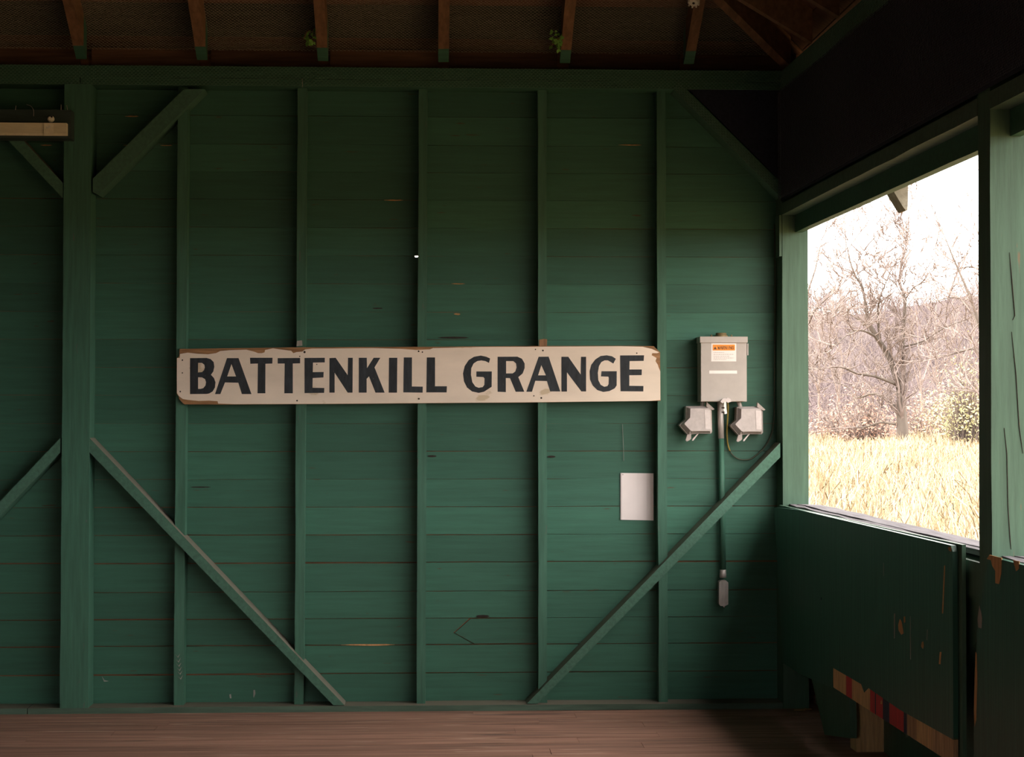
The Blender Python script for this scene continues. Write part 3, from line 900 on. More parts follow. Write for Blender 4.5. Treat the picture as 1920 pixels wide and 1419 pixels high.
LET = [
 ('B', 320, [(290,290),(540,288),(600,305),(645,350),(655,420),(640,490),(605,540),(650,590),(672,650),(665,730),(630,790),(580,820),(540,828),(290,830)],
   [[(412,362),(470,362),(505,390),(512,430),(500,470),(470,500),(410,505)], [(412,578),(470,580),(515,605),(530,650),(522,700),(490,740),(450,752),(412,752)]]),
 ('A', 320, [(845,290),(1018,290),(1212,830),(1068,830),(1015,660),(815,655),(745,830),(665,830)], [[(912,380),(980,565),(848,565)]]),
 ('T', 320, [(1190,285),(1528,285),(1525,372),(1422,375),(1420,818),(1303,818),(1308,372),(1195,375)], []),
 ('T', 320, [(1605,290),(1942,288),(1942,368),(1832,372),(1832,818),(1705,818),(1710,372),(1605,372)], []),
 ('E', 540, [(248,288),(552,285),(552,355),(375,358),(372,500),(535,498),(532,580),(370,590),(368,735),(545,738),(542,812),(248,815)], []),
 ('N', 540, [(622,290),(715,285),(895,545),(900,285),(972,285),(968,808),(895,808),(700,510),(700,808),(620,808)], []),
 ('K', 540, [(1062,285),(1182,285),(1185,440),(1285,285),(1385,285),(1298,430),(1450,808),(1312,808),(1215,565),(1180,600),(1180,808),(1062,808)], []),
 ('I', 540, [(1515,285),(1640,285),(1635,808),(1510,808)], []),
 ('L', 720, [(297,280),(420,280),(418,715),(582,718),(580,808),(290,805)], []),
 ('L', 720, [(642,280),(766,280),(766,712),(944,712),(940,805),(635,805)], []),
 ('G', 720, [(1592,295),(1530,268),(1450,252),(1350,270),(1270,320),(1210,410),(1185,520),(1200,640),(1245,730),(1320,790),(1420,812),(1500,795),(1615,720),(1617,490),(1385,490),(1385,570),(1490,575),(1508,595),(1505,690),(1480,725),(1420,735),(1370,715),(1325,650),(1305,540),(1310,440),(1345,370),(1400,335),(1460,325),(1520,335),(1575,362)], []),
 ('R', 860, [(585,270),(880,268),(950,300),(990,370),(990,440),(960,520),(895,575),(985,795),(855,795),(770,590),(708,590),(708,800),(585,795)], [[(712,335),(820,335),(860,370),(868,430),(850,490),(810,520),(712,520)]]),
 ('A', 860, [(1200,270),(1350,268),(1525,790),(1372,790),(1325,635),(1150,630),(1100,795),(1015,795)], [[(1240,395),(1308,548),(1192,548)]]),
 ('N', 1020, [(262,270),(365,270),(550,535),(555,270),(632,270),(632,790),(560,790),(345,505),(345,792),(262,792)], []),
 ('G', 1020, [(1078,300),(1020,262),(940,248),(850,258),(770,310),(710,390),(685,490),(690,610),(730,700),(800,770),(890,798),(980,785),(1060,745),(1090,700),(1092,487),(862,487),(855,565),(965,568),(972,590),(970,680),(950,710),(905,720),(850,690),(815,620),(808,510),(825,410),(860,350),(910,325),(960,325),(1040,372)], []),
 ('E', 1020, [(1142,250),(1502,248),(1495,332),(1285,335),(1282,460),(1468,460),(1465,545),(1280,548),(1280,705),(1492,708),(1490,790),(1148,788)], []),
]
for ch_, ox, outer, holes in LET:
    cv = lambda l: [P(ox + x / 8, 635 + y_ / 8, YSF - .0018) for x, y_ in l]
    MB().prism([cv(outer)] + [cv(h) for h in holes], (0, .0006, 0)).build('letter', M['sign_black'], sg)
for px, py, rr in [(342, 675, 1.4), (342, 699, 1.2), (557, 751, 1.6), (571, 660, 2.2), (562, 668, 1.2), (785, 658.5, 1.7), (792, 660, 1.4), (785.5, 747.5, 1.7), (1001, 742, 1.2), (1015, 746, 1.8), (1018, 657, 1.6), (1004, 655, 1.2), (594, 683, 1.1), (1194, 662, 1.3), (338, 734, 1.5)]:
    p = P(px, py, YSF - .0012)
    MB().lathe(p, (0, -1, 0), [(0, rr * .0027), (.0012, rr * .0026), (.0018, rr * .0015)], 8).build('nail', M['iron'], sg)

# ------------------------------------------------------------------ electrical box
YX = YB - .125
eb = thing('electrical_box', P(1357, 752, YB - .06), 'grey metal electrical box with orange warning label, above twin outlets', 'electrical box')
a, b = P(1314, 640, YX), P(1401, 753, YX)
MB().box(a.x, b.x, YX + .012, YB - .003, b.z, P(1314, 632, YX).z).build('body', M['box_grey'], eb)
dz0 = P(1357, 752, YX).z
door = MB().box(a.x + .001, b.x - .003, YX, YX + .0115, dz0, P(1314, 640, YX).z).build('door', M['box_grey'], eb)
h0_, h1_ = P(1312.8, 642, YX - .006), P(1402, 631, YX - .006)
MB().prism([[(h0_.x, YX - .006, h0_.z), (h1_.x, YX - .006, h0_.z), (h1_.x, YX - .006, h1_.z), (h0_.x, YX - .006, h1_.z)]], (0, .127, 0)).build('rain_hood', M['box_grey'], eb)
hb = P(1352, 631, YB - .06)
MB().lathe((hb.x, hb.y, hb.z - .004), (0, 0, 1), [(0, .034), (.010, .034), (.011, .028), (.021, .028), (.023, .024)], 20).build('hub', M['hub_brass'], eb)
for px in (1334, 1371.5):
    p = P(px, 630, YB - .06)
    MB().lathe((p.x, p.y, p.z - .003), (0, 0, 1), [(0, .004), (.009, .004), (.010, .0025)], 8).build('screw', M['hub_brass'], eb)
def plate(pix, yy, th, name, m, parent):
    return MB().prism([[P(px, py, yy) for px, py in pix]], (0, th, 0)).build(name, M[m], parent)
def rect(x0, y0, x1, y1):
    return [(x0, y0), (x1, y0), (x1, y1), (x0, y1)]
lb = plate(rect(1333.5, 643.5, 1380.5, 677.5), YX - .0007, .0008, 'warning_label', 'label_white', door)
plate(rect(1336.5, 646, 1378, 657), YX - .0012, .0005, 'orange_band', 'label_orange', eb)
plate([(1338, 654.8), (1343.8, 654.8), (1340.9, 649.6)], YX - .0016, .0004, 'warning_triangle', 'print_dark', eb)
# WARNING in small strokes
def strokes(txt, x, y0, h, w, yy, th, m, parent, name):
    G = {'W': [[(0, 0), (.25, 1), (.5, .3), (.75, 1), (1, 0)]], 'A': [[(0, 1), (.5, 0), (1, 1)], [(.2, .65), (.8, .65)]],
         'R': [[(0, 1), (0, 0), (.8, .05), (.8, .45), (0, .5), (.9, 1)]], 'N': [[(0, 1), (0, 0), (.9, 1), (.9, 0)]],
         'I': [[(.4, 0), (.4, 1)]], 'G': [[(.9, .12), (.4, 0), (0, .4), (.1, .85), (.5, 1), (.9, .8), (.9, .5), (.5, .5)]]}
    mb = MB()
    for ch in txt:
        for line in G[ch]:
            for (ax_, ay), (bx, by) in zip(line[:-1], line[1:]):
                p, q_ = P(x + ax_ * w * .8, y0 + ay * h, yy), P(x + bx * w * .8, y0 + by * h, yy)
                d = (q_ - p).normalized()
                n_ = Vector((-d.z, 0, d.x)) * th
                mb.prism([[p - n_ - d * th, p + n_ - d * th, q_ + n_ + d * th, q_ - n_ + d * th]], (0, .0003, 0))
        x += w
    return mb.build(name, M[m], parent)
strokes('WARNING', 1346, 649, 5.6, 4.4, YX - .0016, .0011, 'print_dark', eb, 'warning_word')
mbp = MB()
r = random.Random(3)
for yy_, xe in [(660.6, 1358), (664.2, 1375), (667.8, 1368), (671.0, 1376), (674.0, 1362)]:
    x = 1338.0
    while x < xe:
        w = r.uniform(1.2, 3.6)
        mbp.prism([[P(px, py, YX - .0011) for px, py in rect(x, yy_ - .45, min(x + w, xe), yy_ + .45)]], (0, .0003, 0))
        x += w + .9
mbp.build('fine_print', M['print_grey'], eb)
plate(rect(1330, 694.6, 1382, 700.4), YX - .0006, .0007, 'blank_strip', 'label_white', eb)
for px, m_ in ((1314.2, 'box_grey'), (1401.6, 'box_grey')):
    p = P(px, 655, YX + .02)
    MB().box(p.x - .003, p.x + .003, YX + .01, YX + .03, p.z - .03, p.z + .03).build('side_latch', M[m_], eb)
# hasp, seal and tags at its foot
p = P(1361, 750, YX)
MB().prism([[P(px, py, YX - .014) for px, py in [(1351, 753), (1354, 748), (1358, 746.5), (1362, 747), (1365, 745.5), (1370, 748), (1371, 753), (1365, 755), (1360, 752), (1355, 756)]]], (0, .014, 0)).build('hasp', M['outlet_light'], eb)
plate([(1358, 752), (1361.5, 752), (1362, 765), (1363.5, 775), (1359, 776.5), (1356.5, 768)], YX - .012, .004, 'seal_tag', 'label_white', eb)
plate(rect(1353, 763, 1358.5, 766), YX - .016, .003, 'seal_clip', 'iron', eb)
plate(rect(1353, 771.2, 1358.5, 774.4), YX - .016, .003, 'seal_clip', 'iron', eb)

# two weatherproof outlets with bubble covers
def outlet(dx, dy, label):
    t = thing('outlet_cover', P(1310 + dx, 815 + dy, YB - .06), label, 'outlet', 'weatherproof outlets below the electrical box')
    q = lambda l: [(1260 + x / 9.6 + dx, 740 + y_ / 9.6 + dy) for x, y_ in l]
    y0, y1, y2 = YB - .055, YB - .075, YB - .105
    outer = q([(250, 215), (275, 205), (640, 200), (700, 230), (716, 290), (722, 670), (700, 700), (480, 698), (340, 712), (290, 730), (140, 560), (140, 535), (245, 440)])
    inner = q([(330, 250), (350, 245), (640, 245), (680, 262), (690, 300), (695, 630), (680, 652), (480, 650), (360, 655), (330, 640), (228, 530), (232, 508), (328, 410)])
    MB().prism([[P(a_, b_, y1) for a_, b_ in outer]], (0, YB - .004 - y1, 0)).build('back_box', M['outlet_frame'], t)
    # bubble: skirt + front
    n = len(outer)
    v0 = [P(a_ + (1314 + dx - a_) * .03, b_ + (788 + dy - b_) * .03, y1 - .0006) for a_, b_ in outer]
    v1 = [P(a_, b_, y2) for a_, b_ in inner]
    mb = MB()
    mb.add(v0 + v1, [(i, (i + 1) % n, n + (i + 1) % n, n + i) for i in range(n)])
    tr = tessellate_polygon([v1])
    mb.f += [[n + i for i in tri] for tri in tr]; mb.sm += [False] * len(tr)
    tr = tessellate_polygon([v0])
    mb.f += [[i for i in reversed(tri)] for tri in tr]; mb.sm += [False] * len(tr)
    mb.build('bubble_cover', M['outlet_grey'], t)
    plate(q([(585, 270), (690, 280), (692, 620), (600, 610)]), y2 - .0012, .0012, 'side_ridge', 'outlet_light', t)
    plate(q([(618, 215), (625, 130), (765, 258), (740, 275), (700, 262)]), y1 - .02, .03, 'hinge_fin', 'outlet_frame', t)
    plate(q([(275, 720), (345, 700), (345, 790), (320, 815), (270, 840), (245, 820)]), y1 - .012, .02, 'latch', 'outlet_frame', t)
    plate(q([(370, 800), (450, 712), (480, 700), (385, 825), (365, 828)]), y1 - .016, .012, 'latch_tab', 'outlet_light', t)
    return t
outlet(0, 0, 'left of two grey weatherproof outlet covers, rust-flecked, below the electrical box')
outlet(95.6, 1, 'right of two grey weatherproof outlet covers, beside the hanging yellow cable')
# nipples that join them to the box
for pix, lab in (((1318, 752, 1316, 764), 'short grey conduit nipple between electrical box and left outlet'),
                 ((1384, 752, 1389, 765), 'short grey conduit nipple between electrical box and right outlet')):
    a, b = P(pix[0], pix[1], YB - .05), P(pix[2], pix[3], YB - .05)
    o = MB().tube([a + Vector((0, 0, .004)), b - Vector((0, 0, .004))], .0115, 10).build('conduit_nipple', M['zinc'], origin=b)
    tag(o, lab, 'conduit', 'conduit nipples')

# conduit down the wall: bare grey above, painted green below
YC = YB - .03
ct = thing('conduit', P(1355, 1137, YC), 'vertical conduit pipe from electrical box, grey above and painted green below', 'conduit')
xa = P(1352.2, 790, YC)
p0, p1, p2, p3 = P(1350.5, 753, YC), P(1352, 822, YC), P(1355.5, 1068, YC), P(1355, 1082, YC)
MB().tube([p0, p1], .0155, 14).build('bare_pipe', M['zinc'], ct)
MB().tube([p1, p2], .0152, 14).build('painted_pipe', M['paint_v'], ct)
MB().lathe(P(1355.5, 1083, YC), (0, 0, 1), [(0, .0175), (.022, .0175), (.024, .0165), (.042, .0165)], 14).build('coupling', M['zinc'], ct)
MB().prism([[P(px, py, YC - .028) for px, py in [(1348.5, 1091), (1352, 1088), (1361, 1088), (1365.5, 1092), (1365.5, 1133), (1360, 1136), (1351, 1136), (1348, 1132)]]], (0, .05, 0)).build('conduit_body', M['zinc'], ct)
MB().lathe(P(1357.5, 1139, YC - .01), (0, 0, 1), [(0, .004), (.008, .006)], 8).build('drain_plug', M['zinc'], ct)

# cable
cb_pts = [(1364, 752), (1365, 765), (1364, 790), (1363, 815), (1365, 835), (1372, 851), (1384, 860), (1398, 862), (1410, 859), (1424, 848), (1438, 832), (1447, 812), (1451, 790), (1452, 760), (1452.5, 700), (1453, 600), (1453, 500), (1452, 420)]
cbt = thing('cable', P(1384, 862, YB - .012), 'thin yellow and dark cable looping from the electrical box to the corner', 'cable')
def smooth_path(pts, n=5):
    out = []
    for i in range(len(pts) - 1):
        p0_, p1_, p2_, p3_ = pts[max(i - 1, 0)], pts[i], pts[i + 1], pts[min(i + 2, len(pts) - 1)]
        for k in range(n):
            t = k / n
            out.append(tuple(.5 * ((2 * p1_[c]) + (-p0_[c] + p2_[c]) * t + (2 * p0_[c] - 5 * p1_[c] + 4 * p2_[c] - p3_[c]) * t * t + (-p0_[c] + 3 * p1_[c] - 3 * p2_[c] + p3_[c]) * t ** 3) for c in range(len(p1_))))
    out.append(tuple(pts[-1]))
    return out
sp = smooth_path(cb_pts)
ya = [YB - .045 + .033 * min(1, i / 20) for i in range(len(sp))]
p3d = [P(a_, b_, yy) for (a_, b_), yy in zip(sp, ya)]
MB().tube(p3d[:24], .0042, 8).build('yellow_sheath', M['cable'], cbt)
MB().tube(p3d[23:], .0036, 8).build('dark_sheath', M['cable_dark'], cbt)

# sheet of paper
pr = thing('paper_sheet', P(1193, 975, YB - .004), 'blank pale sheet of paper pinned between two studs', 'paper')
xs0, xs1 = P(1163.5, 930, YB - .004), P(1224.5, 930, YB - .004)
zt_, zb_ = P(1193, 886.5, YB - .004).z, P(1193, 975.5, YB - .004).z
prof = [(0, .003), (.04, .005), (.5, .004), (.8, .006), (.9, .011), (1, .020)]
v, fs = [], []
for t, dy in prof:
    x = xs0.x + (xs1.x - xs0.x) * t
    for z, ey in ((zb_ + .004 * (1 - t), 0), (zt_ - .002 * t, 0)):
        v += [(x, YB - .004 - dy, z), (x, YB - .004 - dy + .0006, z)]
m_ = len(prof)
for i in range(m_ - 1):
    a, b = 4 * i, 4 * (i + 1)
    fs += [(a, b, b + 2, a + 2), (a + 1, a + 3, b + 3, b + 1), (a, a + 1, b + 1, b), (a + 2, b + 2, b + 3, a + 3)]
fs += [(0, 2, 3, 1), (4 * m_ - 4, 4 * m_ - 3, 4 * m_ - 1, 4 * m_ - 2)]
MB().add(v, fs).build('sheet', M['paper'], pr)
for px, py in ((1168, 889.5), (1219, 889.5)):
    MB().lathe(P(px, py, YB - .009), (0, -1, 0), [(0, .003), (.002, .003), (.003, .0015)], 8).build('staple', M['zinc'], pr)

# ------------------------------------------------------------------ strip light at the left
YL = YP - .11
lt = thing('strip_light', P(60, 258, YL + .05), 'unlit fluorescent strip light with dark housing across the heavy post', 'light fixture')
def pbox(x0, y0, x1, y1, ya_, yb_, name, m, parent):
    a_, b_ = P(x0, y1, ya_), P(x1, y0, ya_)
    return MB().box(a_.x, b_.x, ya_, yb_, a_.z, b_.z).build(name, M[m], parent)
pbox(-190, 206, 133, 258, YL + .02, YP - .002, 'housing', 'lamp_housing', lt)
pbox(-190, 252.5, 134, 257.5, YL - .012, YL + .02, 'bottom_lip', 'lamp_housing', lt)
pbox(-190, 230.5, 124.5, 252, YL - .02, YL + .019, 'tube_cover', 'lamp_channel', lt)
pbox(-190, 250, 127, 252.5, YL - .024, YL - .0205, 'rim', 'lamp_clip', lt)
pbox(82, 231, 100, 253, YL - .026, YL - .0245, 'clip', 'lamp_clip', lt)
plate([(86, 237), (87.5, 236), (88, 239), (93, 235), (95, 238), (93.5, 240), (86.5, 241)], YL - .0275, .0014, 'clip_mark', 'porcelain', lt)
p = P(96, 223.5, YL + .02)
MB().lathe(p, (0, -1, 0), [(0, .017), (.012, .017), (.016, .012), (.022, .010)], 12).build('lampholder', M['porcelain'], lt)
MB().lathe(P(97, 219, YL - .002), (0, -1, 0), [(0, .005), (.003, .005)], 8).build('lampholder_slot', M['iron'], lt)
for pts in ([(29, 206), (30, 198)], [(114.5, 206), (114.5, 196)], [(126.5, 206), (125, 197)], [(50, 196), (58, 199), (63, 207), (63, 218)]):
    sp_ = smooth_path(pts, 4) if len(pts) > 2 else pts
    MB().tube([P(a_, b_, YL + .012) for a_, b_ in sp_], .0013, 5).build('wire_end', M['zinc'], lt)

# white lamp socket hanging from the last rafter
sk = P(1301, 4, 9.0)
so = thing('lamp_socket', sk, 'white ribbed porcelain lamp socket by the last rafter at top', 'lamp socket')
ax_ = (P(1299, 18, 8.97) - P(1304, -25, 9.05)).normalized()
st = P(1304, -25, 9.05)
MB().lathe(st, ax_, [(0, .016), (.01, .024), (.03, .024), (.032, .021), (.05, .021), (.052, .025), (.105, .026), (.112, .022)], 18).build('shell', M['porcelain'], so)
MB().lathe(st + ax_ * .1121, ax_, [(0, .007), (.002, .006)], 8).build('contact', M['iron'], so)
for k in range(8):
    a_ = k * math.pi / 4
    x_ = ax_.orthogonal().normalized(); y_ = ax_.cross(x_)
    c_ = st + (x_ * math.cos(a_) + y_ * math.sin(a_)) * .025
    MB().tube([c_ + ax_ * .055, c_ + ax_ * .118], .004, 6).build('rib', M['porcelain'], so)

# leafy sprigs growing in through the eaves
def sprig(px, py, Y, n, spread, label, seed):
    r = random.Random(seed)
    c = P(px, py, Y)
    t = thing('ivy_sprig', c, label, 'plant', 'ivy sprigs at the rafters')
    mb = MB()
    for k in range(3):
        mb.tube([c + Vector((0.02, .03, .05)), c + Vector((r.uniform(-.02, .02), -.01, .02)), c + Vector((r.uniform(-spread, spread), -.02, -spread * r.uniform(.4, 1.2)))], [.002, .0015, .0008], 5)
    mb.build('stem', M['raw_wood_dark'], t)
    for k in range(n):
        p = c + Vector((r.uniform(-spread, spread) * .8, r.uniform(-.03, .01), r.uniform(-spread, spread) * 1.1))
        s = r.uniform(.010, .019)
        d = Vector((r.uniform(-1, 1), r.uniform(-.4, .4), r.uniform(-1, .6))).normalized()
        nn = Vector((r.uniform(-.5, .5), -1, r.uniform(-.5, .3))).normalized()
        e = d.cross(nn).normalized()
        MB().prism([[p, p + d * s * .5 + e * s * .55, p + d * s * 1.1 + e * s * .3, p + d * s * 1.5, p + d * s * 1.1 - e * s * .3, p + d * s * .5 - e * s * .55]], nn * -.0008).build('leaf', M['leaf'], t)
    return t
sprig(580, 68, 9.32, 22, .035, 'faint green ivy sprig beside the third rafter from the left', 4)
sprig(1045, 77, 9.30, 32, .042, 'bright green ivy sprig beside the rafter above the sign end', 9)

# ------------------------------------------------------------------ outdoors
GZ = -.35
gm = MB()
gm.add([(-260, -120, GZ), (420, -120, GZ), (420, 420, GZ), (-260, 420, GZ)], [(0, 1, 2, 3)])
ground = gm.build('ground', M['field'], fix=False)
tag(ground, kind='structure')

# dry grass of the field: blades no one could count
def grass():
    rng = np.random.default_rng(5)
    n = 90000
    # denser near the window; fan in front of the opening plus a margin
    d = 10.5 + (70 - 10.5) * rng.random(n) ** 1.25
    k = rng.uniform(.13, .42, n)
    x, y = d * k, d
    keep = ~((x < XC + 1.2) & (y < YB + 1.2))
    x, y, d = x[keep], y[keep], d[keep]
    n = len(x)
    h = rng.uniform(.65, 1.12, n) * (0.9 + .18 * np.sin(x * 1.3 + y * .4) * np.cos(y * .9 - x * .3))
    near = d < 13.5
    h[near] *= rng.uniform(.45, .95, near.sum())
    lean = rng.normal(0, .13, n) * h
    flop = rng.random(n) < .22
    lean[flop] = rng.normal(0, .42, flop.sum()) * h[flop]
    lean2 = rng.normal(0, .15, n) * h
    ang = rng.uniform(0, np.pi, n)
    wd = rng.uniform(.004, .011, n) * (1 + d / 45)
    cx, cy = np.cos(ang) * wd, np.sin(ang) * wd * .5
    z0 = np.full(n, GZ)
    def V(fx, fw, fz):
        return [np.stack([x + lean * fx - cx * fw, y + lean2 * fx - cy * fw, z0 + h * fz], 1),
                np.stack([x + lean * fx + cx * fw, y + lean2 * fx + cy * fw, z0 + h * fz], 1)]
    A, B, Cc = V(0, 1, 0), V(.35, .9, .55), V(.8, .55, .88)
    T = np.stack([x + lean * 1.25, y + lean2 * 1.25, z0 + h * np.where(flop, .86, 1.0)], 1)
    vv = np.stack([A[0], A[1], B[0], B[1], Cc[0], Cc[1], T], 1).reshape(-1, 3)
    b = (np.arange(n) * 7)[:, None]
    quads = np.concatenate([b + np.array([[0, 1, 3, 2]]), b + np.array([[2, 3, 5, 4]])], 1).reshape(-1, 4)
    tris = (b + np.array([[4, 5, 6]])).reshape(-1, 3)
    me = bpy.data.meshes.new('dry_grass')
    nl = quads.size + tris.size
    me.vertices.add(len(vv)); me.vertices.foreach_set('co', vv.astype(np.float32).ravel())
    me.loops.add(nl); me.loops.foreach_set('vertex_index', np.concatenate([quads.ravel(), tris.ravel()]).astype(np.int32))
    npoly = len(quads) + len(tris)
    me.polygons.add(npoly)
    st_ = np.concatenate([np.arange(len(quads)) * 4, quads.size + np.arange(len(tris)) * 3]).astype(np.int32)
    me.polygons.foreach_set('loop_start', st_)
    me.materials.append(M['grass'])
    me.update(calc_edges=True); me.validate()
    o = bpy.data.objects.new('dry_grass', me)
    C.objects.link(o)
    return tag(o, 'tall dry golden grass filling the field outside the window', 'grass', kind='stuff')
grass()

# trees
def limb(mb, pts, r0, r1, sides=6):
    n = len(pts)
    mb.tube(pts, [r0 + (r1 - r0) * i / (n - 1) for i in range(n)], sides, cap=True)

def twigs(mb, p, d, L, r, depth, rg, sides=4):
    if depth == 0 or L < .12:
        return
    n = 4
    pts = [p]
    dd_ = d.copy()
    for i in range(n):
        dd_ = (dd_ + Vector((rg.uniform(-.3, .3), rg.uniform(-.3, .3), rg.uniform(-.16, .26)))).normalized()
        pts.append(pts[-1] + dd_ * L / n)
    mb.tube(pts, [r * (1 - .75 * i / n) for i in range(n + 1)], 3 if r < .02 else sides, cap=False)
    kids = rg.choice([2, 3, 3, 4])
    for k in range(kids):
        i = rg.randint(1, n)
        a = Vector((rg.uniform(-1, 1), rg.uniform(-1, 1), rg.uniform(-.35, .75)))
        nd = (dd_ * .75 + a * .75).normalized()
        twigs(mb, pts[i], nd, L * rg.uniform(.5, .78), max(r * .6, .017), depth - 1, rg, sides)

def traced_tree(name, Yt, label, limbs, seed, group, depth=3, twig_len=1.2, m1='bark', m2='twig'):
    rg = random.Random(seed)
    base = P(*limbs[0][0][0], Yt); base.z = GZ
    t = thing(name, base, label, 'tree', group)
    mb = MB(); tb = MB()
    for k, (pix, r0, r1) in enumerate(limbs):
        dy = rg.uniform(-1.2, 1.2) if k > 1 else 0
        pts = [P(px, py, Yt + (dy * i / len(pix))) for i, (px, py) in enumerate(smooth_path(pix, 3))]
        if k == 0: pts[0].z = GZ
        limb(mb, pts, r0, r1)
        m_ = len(pts)
        for q in range(2, m_):
            if rg.random() < .85:
                d = (pts[q] - pts[q - 1]).normalized()
                a = Vector((rg.uniform(-1, 1), rg.uniform(-1, 1), rg.uniform(-.3, .8)))
                rr = r0 + (r1 - r0) * q / m_
                twigs(tb, pts[q], (d * .5 + a).normalized(), twig_len * rg.uniform(.5, 1.1), max(.024, rr * .4), depth, rg)
        twigs(tb, pts[-1], (pts[-1] - pts[-2]).normalized(), twig_len, max(.024, r1), depth, rg)
    mb.build('trunk', M[m1], t, fix=False)
    tag(tb.build('twigs', M[m2], t, fix=False), kind='stuff')
    return t

big = [([(1693, 815), (1691, 785), (1689, 755), (1688, 728)], .21, .12),
       ([(1690, 735), (1694, 690), (1692, 640), (1697, 562), (1686, 525), (1697, 470), (1704, 428)], .10, .012),
       ([(1687, 730), (1668, 672), (1646, 636), (1628, 602), (1624, 575), (1616, 537), (1600, 510), (1586, 455)], .11, .012),
       ([(1650, 640), (1646, 592), (1650, 558), (1663, 526)], .05, .012),
       ([(1642, 628), (1612, 600), (1575, 582), (1545, 590)], .05, .010),
       ([(1668, 672), (1640, 630), (1608, 619), (1588, 628), (1560, 655)], .045, .010),
       ([(1684, 722), (1642, 706), (1606, 700), (1575, 688), (1518, 692)], .055, .012),
       ([(1682, 765), (1642, 738), (1606, 746), (1588, 724), (1550, 715)], .05, .010),
       ([(1680, 795), (1650, 792), (1625, 800), (1600, 801)], .05, .012),
       ([(1697, 562), (1712, 540), (1730, 530)], .03, .010),
       ([(1692, 650), (1730, 640), (1770, 615), (1810, 600)], .035, .008),
       ([(1616, 537), (1606, 500), (1620, 470)], .022, .008)]
traced_tree('bare_tree', 62, 'large bare tree with twin stems standing at the far edge of field', big, 3, 'bare trees outside', depth=4, twig_len=1.35)
t2 = [([(1862, 815), (1866, 760), (1862, 700)], .2, .12), ([(1862, 705), (1846, 640), (1820, 560), (1790, 490), (1770, 440)], .07, .010),
      ([(1862, 700), (1868, 600), (1850, 500), (1835, 440)], .08, .012), ([(1858, 690), (1830, 655), (1800, 660), (1770, 668)], .05, .01), ([(1850, 655), (1830, 600), (1800, 560), (1770, 560)], .04, .009),
      ([(1864, 740), (1840, 735), (1815, 728)], .07, .02), ([(1850, 520), (1825, 500), (1795, 505)], .03, .009)]
traced_tree('bare_tree', 55, 'bare tree mostly hidden by the near post, branches reaching left', t2, 13, 'bare trees outside')
t3 = [([(1490, 815), (1494, 720), (1500, 640)], .16, .09), ([(1500, 645), (1512, 560), (1530, 500), (1540, 450)], .05, .010), ([(1500, 640), (1522, 590), (1550, 560), (1570, 545)], .04, .008), ([(1496, 700), (1522, 690), (1548, 660)], .035, .009)]
traced_tree('bare_tree', 66, 'bare tree behind the corner post, thin branches reaching right', t3, 23, 'bare trees outside')
labs = ['slender bare sapling left of the large tree', 'thin bare sapling just right of the large tree', 'pale bare sapling against the hill between the two big trees', 'thin bare sapling near the yellow bush', 'slight bare sapling at left edge of the window view']
for k, (px, top_, Yt) in enumerate([(1572, 600, 74), (1728, 590, 78), (1762, 560, 84), (1800, 600, 72), (1536, 590, 80)]):
    rg = random.Random(40 + k)
    lm = [([(px, 812), (px + rg.uniform(-4, 4), 740), (px + rg.uniform(-9, 9), 670), (px + rg.uniform(-14, 14), top_)], .07, .015),
          ([(px, 740), (px - 14, 690), (px - 24, 640)], .035, .01), ([(px, 720), (px + 16, 670), (px + 26, 620)], .035, .01)]
    traced_tree('bare_sapling', Yt, labs[k], lm, 60 + k, 'bare saplings before the hill', depth=3, twig_len=1.0, m1='twig', m2='twig')

# brush: bushes of fine stems and dry leaves
def bush(px, py_top, Yt, wpx, m, label, seed, nst=160, nlf=900):
    rg = random.Random(seed)
    c = P(px, 815, Yt); c.z = GZ
    H = P(px, py_top, Yt).z - GZ
    Wd = wpx * Yt / F_PX / 2
    t = thing('bush', c, label, 'bush', 'bushes at the field edge')
    mb, lf = MB(), MB()
    for k in range(nst):
        a = rg.uniform(0, 2 * math.pi); rr = Wd * math.sqrt(rg.random())
        b0 = c + Vector((math.cos(a) * rr * .5, math.sin(a) * rr * .35, 0))
        hh = H * rg.uniform(.55, 1.0) * (1 - .45 * (rr / Wd) ** 2)
        e = c + Vector((math.cos(a) * rr, math.sin(a) * rr * .7, hh))
        mid = b0.lerp(e, .5) + Vector((rg.uniform(-.2, .2), rg.uniform(-.2, .2), .1))
        mb.tube([b0, mid, e], [.018, .012, .006], 3, cap=False)
        for q in range(nlf // nst):
            u_ = rg.uniform(.35, 1)
            p_ = (b0.lerp(mid, u_ * 2) if u_ < .5 else mid.lerp(e, u_ * 2 - 1)) + Vector((rg.gauss(0, .42), rg.gauss(0, .35), rg.gauss(0, .34)))
            s = rg.uniform(.03, .08)
            d1 = Vector((rg.uniform(-1, 1), rg.uniform(-1, 1), rg.uniform(-1, 1))).normalized() * s
            d2 = d1.orthogonal().normalized() * s * .5
            kk = len(lf.v)
            lf.v += [p_ - d1, p_ + d2, p_ + d1, p_ - d2]
            lf.f.append([kk, kk + 1, kk + 2, kk + 3]); lf.sm.append(False)
    mb.build('stems', M['twig'], t, fix=False)
    lv = lf.build('dry_leaves', M[m], t, fix=False)
    lv['kind'] = 'stuff'
bush(1625, 712, 66, 110, 'brush_red', 'wide rusty orange bush left of the large tree trunk', 1, 220, 2200)
bush(1560, 735, 69, 80, 'brush_red', 'pale orange bush next to the corner post edge of view', 2, 140, 900)
bush(1722, 730, 70, 80, 'brush_red', 'pinkish orange bush right of the large tree trunk', 3, 160, 1100)
bush(1815, 640, 64, 90, 'brush_yellow', 'tall yellow-green bush beside the near post', 4, 220, 2200)
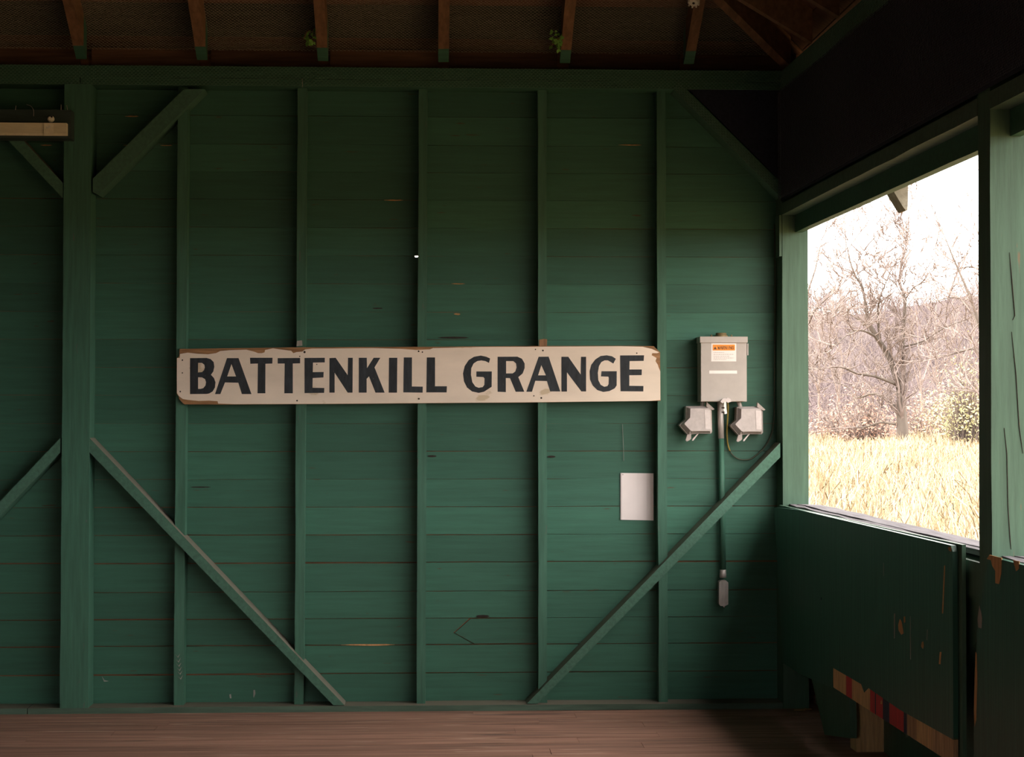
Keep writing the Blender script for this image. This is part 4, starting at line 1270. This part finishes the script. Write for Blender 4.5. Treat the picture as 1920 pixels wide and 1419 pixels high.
bush(1762, 700, 74, 80, 'brush_yellow', 'low pale yellow bush between orange bush and tall yellow bush', 5, 150, 800)

# hill behind
def hill():
    v, f = [], []
    nx, ny = 90, 26
    rg = random.Random(8)
    for j in range(ny + 1):
        for i in range(nx + 1):
            x = -160 + 460 * i / nx
            yy = 120 + 260 * j / ny
            t = j / ny
            prof = (3 * t * t - 2 * t ** 3)
            # ridge line height in the direction seen through the window
            px = 800 + x / 380 * 3500
            ridge = 1.52 + (767 - (578 - 14 * math.sin(px / 90.0) - .03 * (px - 1650))) / 3500 * 380
            z = GZ + (ridge - GZ) * prof + rg.uniform(-.5, .5) * (t > .05)
            v.append((x, yy, z))
    for j in range(ny):
        for i in range(nx):
            a = j * (nx + 1) + i
            f.append((a, a + 1, a + nx + 2, a + nx + 1))
    mb = MB(); mb.v = [Vector(p) for p in v]; mb.f = [list(q) for q in f]; mb.sm = [True] * len(f)
    o = mb.build('hill', M['hill'], fix=False)
    tag(o, 'hazy mauve-brown wooded hill on the horizon outside the window', 'hill')
    # its leafless wood
    tb = MB()
    for k in range(2600):
        yy = rg.uniform(125, 376)
        x = yy * rg.uniform(.17, .36) if k < 1300 else yy * rg.uniform(-.1, .6)
        t = (yy - 120) / 260
        prof = (3 * t * t - 2 * t ** 3)
        px = 800 + x / 380 * 3500
        ridge = 1.52 + (767 - (578 - 14 * math.sin(px / 90.0) - .03 * (px - 1650))) / 3500 * 380
        z = GZ + (ridge - GZ) * prof - .3
        b0 = Vector((x, yy, z))
        H = rg.uniform(2, 4.5)
        tp = b0 + Vector((rg.uniform(-.5, .5), 0, H))
        tb.tube([b0, tp], [.06, .02], 3, cap=False, smooth=False)
        for q in range(9):
            s = b0.lerp(tp, rg.uniform(.3, .95))
            e = s + Vector((rg.uniform(-1.6, 1.6), rg.uniform(-1, 1), rg.uniform(.3, 1.8)))
            tb.tube([s, e], [.035, .015], 3, cap=False, smooth=False)
    w = tb.build('hillside_wood', M['hill_twig'], fix=False)
    tag(w, 'leafless grey-mauve woodland covering the far hillside', 'woodland', kind='stuff')
hill()
